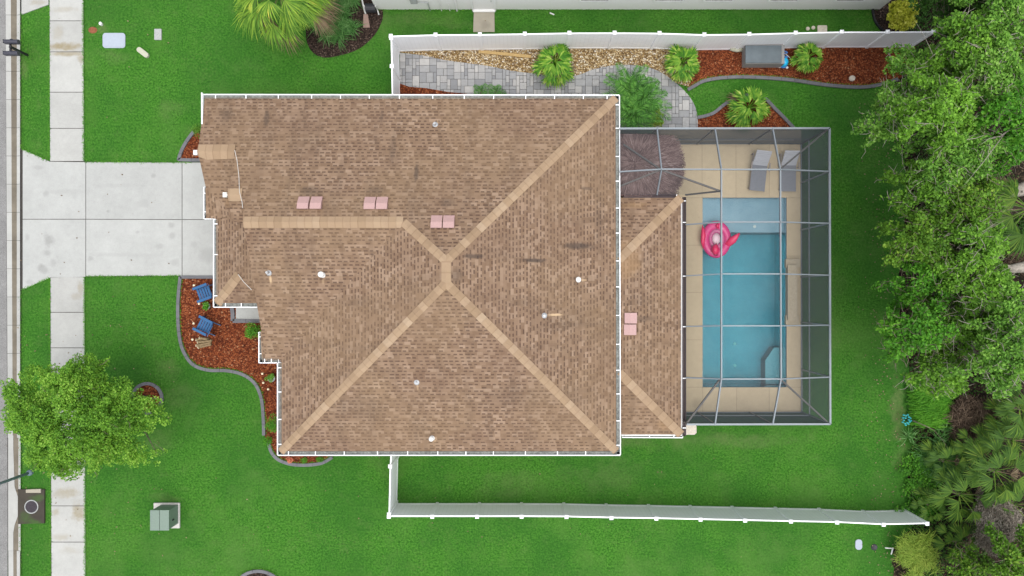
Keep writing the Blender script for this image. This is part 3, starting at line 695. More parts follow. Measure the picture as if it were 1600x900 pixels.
def window(x, y, wd, hh, sill, ax, par, fr='trim_white'):
    f = MB(); g_ = MB(); t = .05
    if ax == 'y':   # wall faces +-y
        for dx in (-wd/2, wd/2): f.box((x+dx, y, sill+hh/2), (.07, .09, hh+.07))
        for dz_ in (0, hh, hh/2): f.box((x, y, sill+dz_), (wd-.07, .08, .06))
        g_.box((x, y, sill+hh/2), (wd-.05, .03, hh-.05))
    else:
        for dy in (-wd/2, wd/2): f.box((x, y+dy, sill+hh/2), (.09, .07, hh+.07))
        for dz_ in (0, hh, hh/2): f.box((x, y, sill+dz_), (.08, wd-.07, .06))
        g_.box((x, y, sill+hh/2), (.03, wd-.05, hh-.05))
    o = f.build('window', fr, par); g_.build('pane', 'window_glass', o)
ww = lambda px, py: P(px, py, 2.74)
for px in (520, 640, 800, 900): window(ww(px, 0).x, ww(0, 162).y + .02, 1.2, 1.1, 1.0, 'y', house)
for px in (520, 690, 860): window(ww(px, 0).x, ww(0, 695).y - .02, 1.2, 1.1, 1.0, 'y', house)
window(ww(450, 0).x - .02, ww(0, 635).y, 1.8, 1.3, .8, 'x', house); window(ww(349, 0).x - .02, ww(0, 410).y, 1.2, 1.1, 1.0, 'x', house)
for py in (400, 520, 600): window(ww(952, 0).x + .02, ww(0, py).y, 2.2, 2.0, .15, 'x', house)
fd = MB(); fx, fy = ww(424, 0).x - .03, ww(0, 470).y; fd.box((fx, fy, 1.08), (.06, .95, 2.1)); fdo = fd.build('front_door', 'brown_metal', house)
hd = MB(); hd.tube([(fx-.07, fy+.35, 1.0), (fx-.07, fy+.35, 1.2)], .015); hd.build('handle', 'lead_pipe', fdo)
# gutters: back, floor, front lip and hanger straps; px are the outer lip
def gutter(a, c, z, inward, straps, name='gutter', wd=.155, dark=False):
    a, c = P(*a, z), P(*c, z); d = (c-a).normalized(); q = Vector((*inward, 0)); mb = MB(); L = (c-a).length
    up = Vector((0, 0, 1))
    def bar(off, dz_, w_, h_, mi): mb.beam(a + q*off + up*dz_, c + q*off + up*dz_, w_, h_, mi)
    bar(.0, -.05, .035, .11, 0); bar(wd/2 + .01, -.11, wd - .02, .012, 1); bar(wd, -.045, .012, .13, 1)
    for e_ in (a, c): mb.box(e_ + q*wd/2 - up*.055, (abs(q.x)*wd + abs(d.x)*.012 + .002, abs(q.y)*wd + abs(d.y)*.012 + .002, .10), 0, 0)
    o = mb.build(name, ['gutter_white', 'gutter_inside'] if not dark else ['brown_metal', 'brown_metal'], house)
    for t in straps:
        s_ = MB(); p = a + (c-a)*t + q*wd/2; s_.box(p + up*.012, (abs(q.x)*wd*1.15 + abs(d.x)*.035, abs(q.y)*wd*1.15 + abs(d.y)*.035, .02)); s_.build('hanger', 'gutter_white', o)
    return o
def fr(a, b, vals): return [(v-a)/(b-a) for v in vals]
gutter((317, 147.5), (967.5, 148.5), 2.92, (0, -1), fr(317, 967, [337, 384.5, 435, 487, 532, 577, 624, 676, 725, 771, 821, 866, 911, 948]))
gutter((968, 149), (969.5, 710.5), 2.92, (-1, 0), fr(149, 710, [164, 200.5, 244.5, 283, 325, 364, 407.5, 448, 492.5, 537.5, 578, 615, 657, 695]))
gutter((969, 711.5), (434, 711.5), 2.92, (0, 1), fr(969, 434, [915, 871, 821, 771, 728, 684, 637, 590, 538, 493, 451]))
gutter((433.5, 711), (433.5, 566.5), 2.92, (1, 0), fr(711, 566, [694, 655, 612, 574]))
gutter((435, 567), (404.5, 567), 2.92, (0, 1), [.35, .7]); gutter((404.5, 567), (404.5, 519), 2.92, (1, 0), [.3, .85])
gutter((333.5, 480), (402, 480), 2.9, (0, 1), [.28, .64]); gutter((333.5, 480), (334, 343), 2.9, (1, 0), [.13, .6, .95])
gutter((336, 342), (318.5, 342), 2.92, (0, 1), [.6]); gutter((318.5, 342), (318.5, 292), 2.92, (1, 0), [.22, .8])
gutter((972, 683.5), (1067, 684), 2.36, (0, 1), [.45, .85])
mb = MB(); mb.beam(P(316.5, 146, 2.95), P(316.8, 195, 3.2), .05, .16); mb.build('rake_board', 'gutter_white', house)
gutter((1071.5, 308), (1071.5, 681), 2.38, (-1, 0), fr(308, 681, [314, 347.5, 431.5, 510.5, 591, 668.5]), wd=.12, dark=True)
gutter((975, 304.5), (1058, 304.5), 2.38, (0, -1), [.99], wd=.12, dark=True)
# roof vents (pink double boxes) and pipes
def on(key, px, py):
    z = 4.
    for _ in range(6): p = P(px, py, z); z = zat(key, p.x, p.y)
    return P(px, py, z)
def pink(key, px, py, axis):
    p = on(key, px, py); n, c = FV[key]; s = .25
    v = MB(); h = .17
    if axis == 'y': prof = [(-s, 0), (-s, h*.25), (.02, h), (s, h*.95), (s, 0)]; ext = .215
    else: prof = [(-s, 0), (-s, h*.3), (-.02, h), (s, h*.9), (s, 0)]; ext = .215
    dn = Vector((-n.x/n.z, -n.y/n.z))
    vs = []
    for t in (-ext, ext):
        for (a, z) in prof:
            x, y = (p.x+t, p.y-a) if axis == 'y' else (p.x+a, p.y+t); zz = zat(key, x, y) + z + .005
            vs.append((x, y, zz))
    k = len(prof); v.add(vs, [tuple(range(k)), tuple(range(k, 2*k))[::-1]] + [(i, i+k, (i+1) % k + k, (i+1) % k) for i in range(k)])
    v.build('roof_vent', 'pink_vent', house)
for px, py in ((475, 317), (495, 317), (578.5, 317.5), (597.5, 317.5), (682.5, 346.5), (701.5, 346.5)): pink('N1', px, py, 'y')
pink('lE', 985, 497, 'x'); pink('lE', 984, 515, 'x')
def pipe(key, px, py, r=.045, hgt=.3, mat='lead_pipe', hood=False):
    p = on(key, px, py); v = MB()
    v.lathe((p.x, p.y, p.z - .03), [(.13, 0), (.10, .05), (r*1.2, .08), (r, .1), (r, hgt)] + ([(r*1.9, hgt+.01), (r*1.9, hgt+.10), (r*.6, hgt+.15)] if hood else [(r*.7, hgt), (r*.65, hgt-.05)]), 14)
    v.build('vent_pipe', mat, house, smooth=False)
pipe('N1', 680, 195); pipe('WS', 420, 426); pipe('WS', 504, 429, .06, .2, 'pvc_white', True); pipe('E', 903, 437, .055, .2, 'pvc_white', True); pipe('E', 850, 493)
pipe('S', 651, 597, .03, .2); pipe('S', 675, 684, .05, .22, 'pvc_white', True)
for (pts, nm) in (([(367.5, 235, 3.7), (371, 250, 3.8), (374, 275, 3.97), (375, 300, 4.15), (379, 316, 4.3), (380, 325, 4.36)], 'wire'), ([(373, 429, 3.4), (381, 440, 3.42), (394, 453, 3.5)], 'wire')):
    v = MB(); v.tube([P(*q) + Vector((0, 0, .05)) for q in pts], .009, 5); v.build(nm, 'pvc_white', house)
for px, py, z in ((306, 238.5, 3.4), (352, 304.5, 3.5)):
    v = MB(); q = P(px, py, z); v.box(q, (.17, .2, .12)); v.box(q + Vector((.12, 0, 0)), (.14, .08, .08)); v.build('security_light', 'pvc_white', house, bevel=.015)

# ------------------------------------------------------------------ screen enclosure
cage = thing('screen_enclosure', 'grey aluminium screen enclosure standing over the pool and its deck', 'screen enclosure', P(1180, 430))
ZP, ZT, ZG = 3.0, 3.5, 2.55
def bar(a, c, name='beam', wd=.05, ht=.11, mat='alu_grey', dz_=0):
    mb = MB(); o = Vector((0, 0, dz_)); mb.beam(P(*a) + o, P(*c) + o, wd, ht); return mb.build(name, mat, cage)
NW, NE, SE, SW = (968, 201, ZP), (1296, 200.5, ZP), (1297, 662.5, ZP), (1073, 663, ZP)
ND = (1033.5, 264.5, ZT); KN = (1127, 298, ZT-.02)
TL, TR, BR, BL = (1127, 265, ZT), (1219, 265, ZT), (1220, 592, ZT), (1127, 592, ZT)
for a, c in ((NW, NE), (NE, SE), (SE, SW)): bar(a, c, wd=.075, ht=.08)
for a, c in ((ND, TR), (TL, BL), (TR, BR), (BL, BR), ((1026.5, 201, ZP), ND), ((1117, 201, ZP), TL), ((1207, 201, ZP), TR), ((1117, 663, ZP), BL), ((1207, 663, ZP), BR),
             (ND, (1026.5, 303.5, ZG)), ((968, 268.5, ZT-.45), ND), (TR, (1296, 268, ZP)), (BR, (1297, 589, ZP)), ((1072, 590, ZG), BL)): bar(a, c)
for py, pl_, pr in ((347, 351, 349), (428, 431, 430), (509, 510, 508)):
    bar((1127, py, ZT), (1219.5, py, ZT)); bar((1219.5, py, ZT), (1296.5, pr, ZP)); bar((1072, pl_, ZG), (1127, py, ZT))
for a, c in ((TR, NE), (BR, SE), (BL, SW), (ND, KN), (KN, (1072, 304, ZG)), (ND, (975, 225, ZP-.05)), (ND, (970, 290, ZG+.2))): bar(a, c, 'brace', .06, .10, 'alu_dimmed', -.11)
def wp(px, py): v = P(px, py, ZP); return v.x, v.y
for px, py in ((1117, 201), (1207, 201), (1296, 201), (1296, 268), (1296, 349), (1296, 430), (1296.5, 508), (1297, 589), (1297, 662), (1207, 662.5), (1117, 662.5), (1074, 662.5), (1026.5, 201.5), (970, 201.5)):
    x, y = wp(px, py); mb = MB(); mb.box((x, y, ZP/2), (.055, .055, ZP - .05)); mb.build('post', 'alu_dimmed' if py < 202 or py > 662 else 'alu_grey', cage)
for z in (.09, .95):
    for a, c in ((NW, NE), (NE, SE), (SE, SW)):
        a_, c_ = wp(a[0], a[1]), wp(c[0], c[1]); mb = MB(); mb.beam((*a_, z), (*c_, z), .05, .05); mb.build('rail', 'alu_grey', cage)
def pane(pts, dz_=.0):
    mb = MB(); mb.add([P(*p) + Vector((0, 0, dz_)) for p in pts], [tuple(range(len(pts)))]); mb.build('screen_panel', 'screen', cage)
d_ = -.045
pane([NW, (1026.5, 201, ZP), ND, (968, 268.5, ZT-.45)], d_); pane([(1026.5, 201, ZP), (1117, 201, ZP), TL, ND], d_); pane([(1117, 201, ZP), (1207, 201, ZP), TR, TL], d_); pane([(1207, 201, ZP), NE, TR], d_)
pane([(968, 268.5, ZT-.45), ND, (1026.5, 303.5, ZG), (968, 303.5, ZG)], d_); pane([ND, KN, (1072, 304, ZG), (1026.5, 303.5, ZG)], d_); pane([ND, TL, KN], d_)
ys_ = [265, 347, 428, 509, 592]; yr = [268, 349, 430, 508, 589]; yl = [304, 351, 431, 510, 590]
pane([TR, NE, (1296, 268, ZP)], d_); pane([BR, (1297, 589, ZP), SE], d_)
for i in range(4):
    pane([(1127, ys_[i], ZT), (1219.5, ys_[i], ZT), (1219.5, ys_[i+1], ZT), (1127, ys_[i+1], ZT)], d_)
    pane([(1219.5, ys_[i], ZT), (1296, yr[i], ZP), (1296.5, yr[i+1], ZP), (1219.5, ys_[i+1], ZT)], d_)
    pane([(1127, max(ys_[i], 298), ZT), (1127, ys_[i+1], ZT), (1072, yl[i+1], ZG), (1072, yl[i], ZG)], d_)
pane([BL, (1072, 590, ZG), SW], d_); pane([BL, BR, (1207, 663, ZP), (1117, 663, ZP)], d_); pane([BL, (1117, 663, ZP), SW], d_); pane([BR, SE, (1207, 663, ZP)], d_)
def wall_pane(a, c):
    (x0, y0), (x1, y1) = wp(*a), wp(*c); mb = MB(); mb.add([(x0, y0, .06), (x1, y1, .06), (x1, y1, ZP-.03), (x0, y0, ZP-.03)], [(0, 1, 2, 3)]); mb.build('screen_panel', 'wall_screen', cage)
nx = [970, 1026.5, 1117, 1207, 1296]
for a, c in zip(nx[:-1], nx[1:]): wall_pane((a, 201.5), (c, 201.5))
eyy = [201, 268, 349, 430, 508, 589, 662]
for a, c in zip(eyy[:-1], eyy[1:]): wall_pane((1296.5, a), (1296.5, c))
for a, c in ((1074, 1117), (1117, 1207), (1207, 1297)): wall_pane((a, 662.5), (c, 662.5))

# ------------------------------------------------------------------ thatch shade
th = thing('thatched_shade', 'brown palm thatch shade roof between the house and the loungers', 'thatched shade', P(1000, 256, 0))
rng = np.random.default_rng(4)
ap = P(992, 255, 2.75); Rr_ = P(1069, 255, 2.1).x - ap.x
n = 9000
ang = rng.uniform(0, 2*np.pi, n); r0 = np.sqrt(rng.uniform(0, .95, n)) * Rr_; L = rng.uniform(.25, .55, n)
r1 = np.minimum(r0 + L, Rr_ * rng.uniform(.93, 1.05, n)); a1 = ang + rng.normal(0, .05, n); wv = rng.uniform(.008, .02, n)
def cz(r): return ap.z - .68*(r/Rr_)**1.15
V = np.zeros((n, 4, 3)); jit = rng.uniform(0, .05, n)
for k, (r_, a_, s_) in enumerate(((r0, ang, -1), (r0, ang, 1), (r1, a1, 1), (r1, a1, -1))):
    V[:, k, 0] = ap.x + r_*np.cos(a_) - s_*wv*np.sin(a_)*(1 if k < 2 else .4); V[:, k, 1] = ap.y + r_*np.sin(a_) + s_*wv*np.cos(a_)*(1 if k < 2 else .4); V[:, k, 2] = cz(r_) + jit + (.03 if k < 2 else 0)
ok = (V[:, :, 0].min(1) > 3.62) & (V[:, :, 1].max(1) < 6.74) & (V[:, :, 1].min(1) > 4.14)
quads('thatch', V[ok], 'thatch', th)
mb = MB(); K = 24
for i in range(K):
    a, c = 2*math.pi*i/K, 2*math.pi*(i+1)/K
    for r_a, r_b in ((0, .35), (.35, .7), (.7, .96)):
        q = [(ap.x + Rr_*r*math.cos(t), ap.y + Rr_*r*math.sin(t), cz(Rr_*r) - .02) for r, t in ((r_a, a), (r_b, a), (r_b, c), (r_a, c))]
        q = [(max(x, 3.62), min(max(y, 4.14), 6.74), z) for x, y, z in q]; mb.add(q if r_a else q[1:], [(0, 1, 2, 3) if r_a else (0, 1, 2)])
mb.build('underlay', 'thatch', th)
for dx, dy in ((1.1, -1.0), (1.1, .9)):
    mb = MB(); mb.tube([(ap.x+dx, ap.y+dy, .05), (ap.x+dx, ap.y+dy, 2.15)], .05, 10); mb.build('post', 'bark', th)

# ------------------------------------------------------------------ fences
def fence(name, label, tops, ztop=1.83):
    w0 = P(*tops[0], ztop); f = thing(name, label, 'fence', (w0.x, w0.y, 0), 'white vinyl privacy fences')
    pts = [P(x, y, ztop) for x, y in tops]
    for p in pts:
        mb = MB(); mb.box((p.x, p.y, .94), (.127, .127, 1.88)); po = mb.build('post', 'vinyl_white', f, bevel=.006)
        cp = MB(); cp.add([(p.x+a*.08, p.y+b_*.08, 1.88) for a, b_ in ((-1,-1),(1,-1),(1,1),(-1,1))] + [(p.x+a*.08, p.y+b_*.08, 1.91) for a, b_ in ((-1,-1),(1,-1),(1,1),(-1,1))] + [(p.x, p.y, 1.965)],
               [(3,2,1,0),(0,1,5,4),(1,2,6,5),(2,3,7,6),(3,0,4,7),(4,5,8),(5,6,8),(6,7,8),(7,4,8)]); cp.build('post_cap', 'vinyl_white', po)
    for a, c in zip(pts[:-1], pts[1:]):
        d = (c-a).normalized(); a2 = a + d*.066; c2 = c - d*.066; mb = MB()
        lo = lambda p, z: Vector((p.x, p.y, z))
        mb.beam(lo(a2, .92), lo(c2, .92), .035, 1.72); mb.build('panel', 'fence_panel', f)
        mb = MB(); mb.beam(lo(a2, 1.79), lo(c2, 1.79), .055, .10); mb.build('rail', 'vinyl_white', f); mb = MB(); mb.beam(lo(a2, .09), lo(c2, .09), .055, .14); mb.build('rail', 'vinyl_white', f)
    return f
fence('vinyl_fence', 'long white vinyl fence along the gravel and red mulch bed', [(611, 57), (680.8, 55), (750, 54.5), (820, 53.5), (889.5, 52.2), (960, 52), (1030, 52.5), (1100, 54.8), (1170, 54), (1242.5, 52), (1314.5, 50.5), (1386, 50.5), (1457, 50)])
fence('vinyl_fence', 'short white vinyl gate run joining the paver path fence to the roof', [(611.5, 60), (612.5, 104), (613.5, 165)])
fence('vinyl_fence', 'long white vinyl fence crossing the open lawn below the house', [(608, 806.5), (675.7, 806.5), (745.5, 806.5), (815, 806.5), (885, 806.8), (955, 808.5), (1025, 809.5), (1094, 811), (1163.5, 812.5), (1235, 814), (1307, 815.5), (1379.5, 819), (1447.5, 817.5)])
fence('vinyl_fence', 'short white vinyl fence leg running down from the roof edge', [(612, 700), (610, 728), (608.3, 803)])

# ------------------------------------------------------------------ neighbour's house along the upper border
nh = thing('neighbour_house', 'pale grey rendered house wall beyond the long white fence', 'house', P(980, -60))
nx0, nx1, ny0 = P(588, 15).x, P(1374, 14).x, P(0, 15).y
mb = MB(); mb.box(((nx0+nx1)/2, ny0+6, 1.45), (nx1-nx0, 12, 2.9)); mb.build('wall', 'stucco_grey', nh)
mb = MB(); ov = .3; x0, x1, y0_, y1_ = nx0-ov, nx1+ov, ny0-ov, ny0+12+ov; cy_ = (y0_+y1_)/2; rz_ = 2.92 + (cy_-y0_)*.3
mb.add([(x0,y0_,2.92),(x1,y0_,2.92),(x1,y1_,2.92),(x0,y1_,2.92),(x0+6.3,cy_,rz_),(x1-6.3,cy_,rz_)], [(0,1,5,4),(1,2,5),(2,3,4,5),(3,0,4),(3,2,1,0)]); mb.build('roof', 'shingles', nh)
dx_ = P(756.5, 15).x
mb = MB(); mb.box((dx_, ny0-.015, 1.12), (.92, .05, 2.05)); do = mb.build('door', 'stucco_grey', nh)
mb = MB()
for sx_ in (-.5, .5): mb.box((dx_+sx_, ny0-.03, 1.1), (.07, .08, 2.2))
mb.box((dx_, ny0-.06, .09), (1.0, .16, .06)); mb.build('door_frame', 'trim_white', nh)
mb = MB(); mb.tube([(dx_+.35, ny0-.07, 1.0), (dx_+.35, ny0-.07, 1.12)], .02); mb.build('handle', 'lead_pipe', do)
for px in (925, 1037, 1112, 1210, 1310): window(P(px, 0).x, ny0-.02, 1.25, 1.2, 1.04, 'y', nh)
rr = random.Random(2)
for px, h_ in ((672, .9), (690, 1.3), (703, .7), (714, 1.6)):
    mb = MB(); q = P(px, 16); mb.tube([(q.x, ny0-.05, 0), (q.x, ny0-.05, h_), (q.x - .5*(px < 700), ny0-.05, h_ + .02)], .022 if px < 710 else .04, 6); mb.build('service_pipe', 'stucco_grey' if px > 680 else 'lead_pipe', nh)
mb = MB(); q = P(652, 0); mb.box((q.x, ny0-.08, 1.2), (.3, .14, .5)); mb.build('meter_box', 'meter_grey', nh, bevel=.02)
mb = MB(); a, c = P(560, -40, 2.8), P(571, 19, .15); mb.tube([(c.x, ny0 - .02 + 1.1, 2.8), (c.x-.02, ny0-.1, .3), (c.x, ny0-.22, .12)], .04, 8); mb.build('downspout', 'pvc_white', nh)
sheetp = MB(); sheetp.prism(px2w([(740.5, 17), (772.5, 17), (773, 50.5), (739.5, 50.5)]), 0, .05); struct(sheetp.build('door_pad', 'pad_concrete'))

# ------------------------------------------------------------------ vegetation builders
def leaves(rng, centers, radii, n, size, flat=.75, up=.5, aspect=.5, tip=None):
    centers = np.asarray(centers); radii = np.asarray(radii); w_ = radii**2; w_ = w_/w_.sum()
    k = rng.choice(len(centers), n, p=w_); d = rng.normal(size=(n, 3)); d /= np.linalg.norm(d, axis=1)[:, None]
    rr_ = rng.uniform(.25, 1, n)**.45; pos = centers[k] + d * (radii[k]*rr_)[:, None] * np.array([1, 1, flat])
    a = rng.normal(size=(n, 3)); a[:, 2] *= .5; a += d*.5; a /= np.linalg.norm(a, axis=1)[:, None]
    nn = rng.normal(size=(n, 3)); nn[:, 2] += up*2.5; s_ = np.cross(a, nn); s_ /= np.linalg.norm(s_, axis=1)[:, None] + 1e-6
    L = (size * rng.uniform(.6, 1.35, n))[:, None]; V = np.empty((n, 4, 3))
    V[:, 0] = pos - a*L/2; V[:, 1] = pos + s_*L*aspect/2; V[:, 2] = pos + a*L/2; V[:, 3] = pos - s_*L*aspect/2
    return V
def crown_clumps(rng, c, Rx, Ry, Rz, n, rmin, rmax):
    out = []; rad = []; ph = rng.uniform(0, 6.28, 4)
    while len(out) < n:
        d = rng.normal(size=3); d /= np.linalg.norm(d); d[2] = abs(d[2])*1.2 - .35
        az = math.atan2(d[1], d[0]); lob = 1 + .13*math.sin(3*az+ph[0]) + .10*math.sin(5*az+ph[1]) + .07*math.sin(8*az+ph[2])
        r = rng.uniform(.35, 1)**.5 * lob * .9
        out.append((c[0] + d[0]*Rx*r, c[1] + d[1]*Ry*r, c[2] + d[2]*Rz*r)); rad.append(rng.uniform(rmin, rmax))
    return np.array(out), np.array(rad)
def branchy(rng, c, Rx, Ry, Rz, n, rmin, rmax):
    """sprays of leaves along side shoots of a dozen limbs: uneven outline, holes between limbs"""
    out = []; rad = []; nb = 13; subs = []
    azs = np.arange(nb)*2.399963 + rng.normal(0, .25, nb); lens = rng.uniform(.62, 1.12, nb); tier = rng.uniform(-.35, .35, nb)
    for b in range(nb):
        for _ in range(7):
            t = rng.uniform(.12, 1); a = azs[b] + rng.choice([-1, 1])*rng.uniform(.3, 1.3); subs.append((b, t, a, rng.uniform(.18, .42)*(1.25-.6*t), rng.normal(0, .16)))
        subs.append((b, .75, azs[b], .3*lens[b], 0)); subs.append((b, .3, azs[b], .4, .1))
    per = max(3, int(round(n/len(subs))))
    for (b, t, a, L, dz) in subs:
        for k in range(per):
            q = (k+rng.uniform(.2, .9))/per; x = math.cos(azs[b])*t*lens[b] + math.cos(a)*L*q; y = math.sin(azs[b])*t*lens[b] + math.sin(a)*L*q
            rho = min(1.2, math.hypot(x, y)); z = (1-rho**2)*.75 - .15 + tier[b]*rho + dz + rng.normal(0, .07)
            out.append((c[0] + x*Rx, c[1] + y*Ry, c[2] + z*Rz)); rad.append((rmax - (rmax-rmin)*q)*rng.uniform(.75, 1.2))
    return np.array(out), np.array(rad)
def tree(name, label, px, py, z, rpx, mat, seed, n=7000, size=.11, ncl=34, rz=1.5, bark='bark', ry=None, group=None, base=None, twigs=.25, cat='tree', cl=(.38, .78), fill=0):
    rng = np.random.default_rng(seed); c = P(px, py, z); rx = rpx*(H-z)/F; ry = (ry or rpx)*(H-z)/F
    g0 = P(px, py, 0); bx, by = base if base else (g0.x + .3, g0.y + rng.normal(0, .25))
    t = thing(name, label, cat, (bx, by, 0), group)
    cc, rr_ = branchy(rng, (c.x, c.y, z), rx*.95, ry*.95, rz, ncl, cl[0], cl[1])
    if fill:
        c2, r2 = crown_clumps(rng, (c.x, c.y, z-.1), rx*.88, ry*.92, rz*.8, fill, .14, .30); cc = np.vstack([cc, c2]); rr_ = np.concatenate([rr_, r2])
    quads('crown', leaves(rng, cc, rr_, n, size, .7, .6, .6), mat, t)
    mb = MB(); fork = Vector((bx*.6+c.x*.4, by*.6+c.y*.4, z*.5)); r0 = .05 + .02*z
    mb.tube([(bx, by, -.05), (bx*.85+c.x*.15, by*.85+c.y*.15, z*.25), fork], [r0*1.3, r0, r0*.8], 8)
    for i in range(0, len(cc), max(2, len(cc)//60)):
        e = Vector(cc[i]); mid = fork.lerp(e, .5) + Vector((rng.normal(0, .15), rng.normal(0, .15), -.15)); mb.tube([fork, mid, e], [r0*.45, r0*.22, .012], 5)
    for i in range(int(260*twigs)):
        k = rng.integers(len(cc)); e = Vector(cc[k]); d = Vector(rng.normal(size=3)).normalized(); d.z = abs(d.z)*.8; q = e + d*rng.uniform(.25, .6)
        mb.tube([e, e.lerp(q, .5) + Vector((rng.normal(0, .05), rng.normal(0, .05), 0)), q], [.012, .009, .004], 4, cap=False)
    mb.build('trunk', bark, t, smooth=True); return t
def fan_frond(V, rng, base, az, el, plen, rad, nl=26, spread=105, droop=.35, wd=.05):
    d = Vector((math.cos(az)*math.cos(el), math.sin(az)*math.cos(el), math.sin(el))); hub = Vector(base) + d*plen + Vector((0, 0, -.12*plen*plen))
    s_ = Vector((-math.sin(az), math.cos(az), 0)); up_ = s_.cross(d) * -1
    out = Vector((math.cos(az), math.sin(az), math.sin(el)*.5 - .15)).normalized()
    w_ = .018; V.append([Vector(base)-s_*w_, Vector(base)+s_*w_, hub+s_*w_*.6, hub-s_*w_*.6])
    for i in range(nl):
        a = R(-spread + 2*spread*i/(nl-1)) + rng.normal(0, .03); r_ = rad*(1 - .28*abs(a)/R(110))*rng.uniform(.88, 1.05)
        dd = (out*math.cos(a) + s_*math.sin(a)).normalized(); pp = dd.cross(Vector((0, 0, 1))).normalized()*wd*.5
        fold = Vector((0, 0, .012*(1 if i % 2 else -1)))
        m1 = hub + dd*r_*.55 + Vector((0, 0, -droop*r_*.12)) + fold; tp = hub + dd*r_ + Vector((0, 0, -droop*r_*rng.uniform(.35, .75)))
        V.append([hub, m1+pp, tp, m1-pp])
def fan_palm(name, label, cat, loc, seed, nf=16, plen=.5, rad=.55, mat='fan_leaf', h=.3, group=None, nl=22, el=(5, 75), dead=0, wd=.05, az0=0, az1=360, trunk_r=.07, droop=.35, spread=105):
    rng = np.random.default_rng(seed); V = []; D = []; t = thing(name, label, cat, loc, group); b_ = Vector(loc) + Vector((0, 0, h))
    for i in range(nf):
        f_ = (i+.5)/nf; az = R(az0) + R(az1-az0)*((i*.381966) % 1) + rng.normal(0, .12); e_ = R(el[0] + (el[1]-el[0])*f_)
        fan_frond(D if i < dead else V, rng, b_ + Vector((0, 0, .1*f_)), az, e_, plen*rng.uniform(.75, 1.15), rad*rng.uniform(.8, 1.1), nl, spread, droop*(1.6 if i < dead else 1), wd)
    quads('fronds', np.array([[tuple(p) for p in q] for q in V]), mat, t)
    if D: quads('dead_fronds', np.array([[tuple(p) for p in q] for q in D]), 'dead_frond', t)
    mb = MB(); mb.tube([Vector(loc) - Vector((0, 0, .02)), b_ + Vector((0, 0, .08))], [trunk_r*1.2, trunk_r], 9); mb.build('trunk', 'bark', t, smooth=True); return t
def pinnate(V, rng, base, az, el, L, nl=34, ll=.32, wd=.022, droop=.9):
    h_ = Vector((math.cos(az), math.sin(az), 0)); s_ = Vector((-math.sin(az), math.cos(az), 0)); pts = []
    for i in range(nl+1):
        t = i/nl; x = L*(t*math.cos(el)*(1-.1*t)); z = L*(t*math.sin(el) - droop*t*t*.6); pts.append(Vector(base) + h_*x + Vector((0, 0, z)))
    for i in range(nl):
        w_ = .012*(1-i/nl)+.003; V.append([pts[i]-s_*w_, pts[i]+s_*w_, pts[i+1]+s_*w_, pts[i+1]-s_*w_])
        if i < 2: continue
        t = i/nl; l_ = ll*math.sin(math.pi*min(1, .15+t*.9))**.6*rng.uniform(.85, 1.1)
        for sd in (-1, 1):
            dd = (s_*sd*.85 + h_*(.45+.5*t) + Vector((0, 0, rng.uniform(-.1, .25)))).normalized(); e = pts[i] + dd*l_ + Vector((0, 0, -.12*l_)); m1 = pts[i] + dd*l_*.45; q = h_*wd*.5
            V.append([pts[i], m1+q, e, m1-q])
def date_palm(name, label, loc, seed, nf=18, L=1.1, h=1.2, mat='date_leaf', group=None, cat='palm', nl=34, ll=.3, wd=.022):
    rng = np.random.default_rng(seed); V = []; t = thing(name, label, cat, loc, group); b_ = Vector(loc) + Vector((0, 0, h))
    for i in range(nf): pinnate(V, rng, b_, i*2.399963 + rng.normal(0, .1), R(15 + 60*i/nf), L*rng.uniform(.85, 1.1), nl, ll, wd)
    quads('fronds', np.array([[tuple(p) for p in q] for q in V]), mat, t)
    mb = MB(); mb.tube([Vector(loc) - Vector((0, 0, .02)), b_], [.09, .07], 9); mb.build('trunk', 'bark', t, smooth=True); return t
def tuft(V, rng, c, n, L, wd=.012, spread=1., az=None, el=(20, 85)):
    for i in range(n):
        a = rng.uniform(0, 6.283) if az is None else R(az) + rng.normal(0, .35); e = R(rng.uniform(*el)); l_ = L*rng.uniform(.6, 1.1)
        o = Vector((rng.normal(0, .06)*spread, rng.normal(0, .06)*spread, 0)); b_ = Vector(c) + o; h_ = Vector((math.cos(a), math.sin(a), 0)); s_ = Vector((-math.sin(a), math.cos(a), 0))*wd
        m1 = b_ + h_*l_*.45*math.cos(e) + Vector((0, 0, l_*.5*math.sin(e))); tp = b_ + h_*l_*(.55+.45*math.cos(e)) * .95 + Vector((0, 0, l_*max(.05, .62*math.sin(e)-.2)))
        V.append([b_-s_*.6, b_+s_*.6, m1+s_, m1-s_]); V.append([m1-s_, m1+s_, tp+s_*.1, tp-s_*.1])
def grass_clump(name, label, cat, centers, seed, n, L, mat, wd=.012, group=None, az=None, el=(20, 85), part='blades'):
    rng = np.random.default_rng(seed); V = []; t = None
    for c in centers: tuft(V, rng, c, n, L*rng.uniform(.8, 1.15), wd, 1.2, az, el)
    o = quads(name, np.array([[tuple(p) for p in q] for q in V]), mat); tag(o, label, cat, group); return o
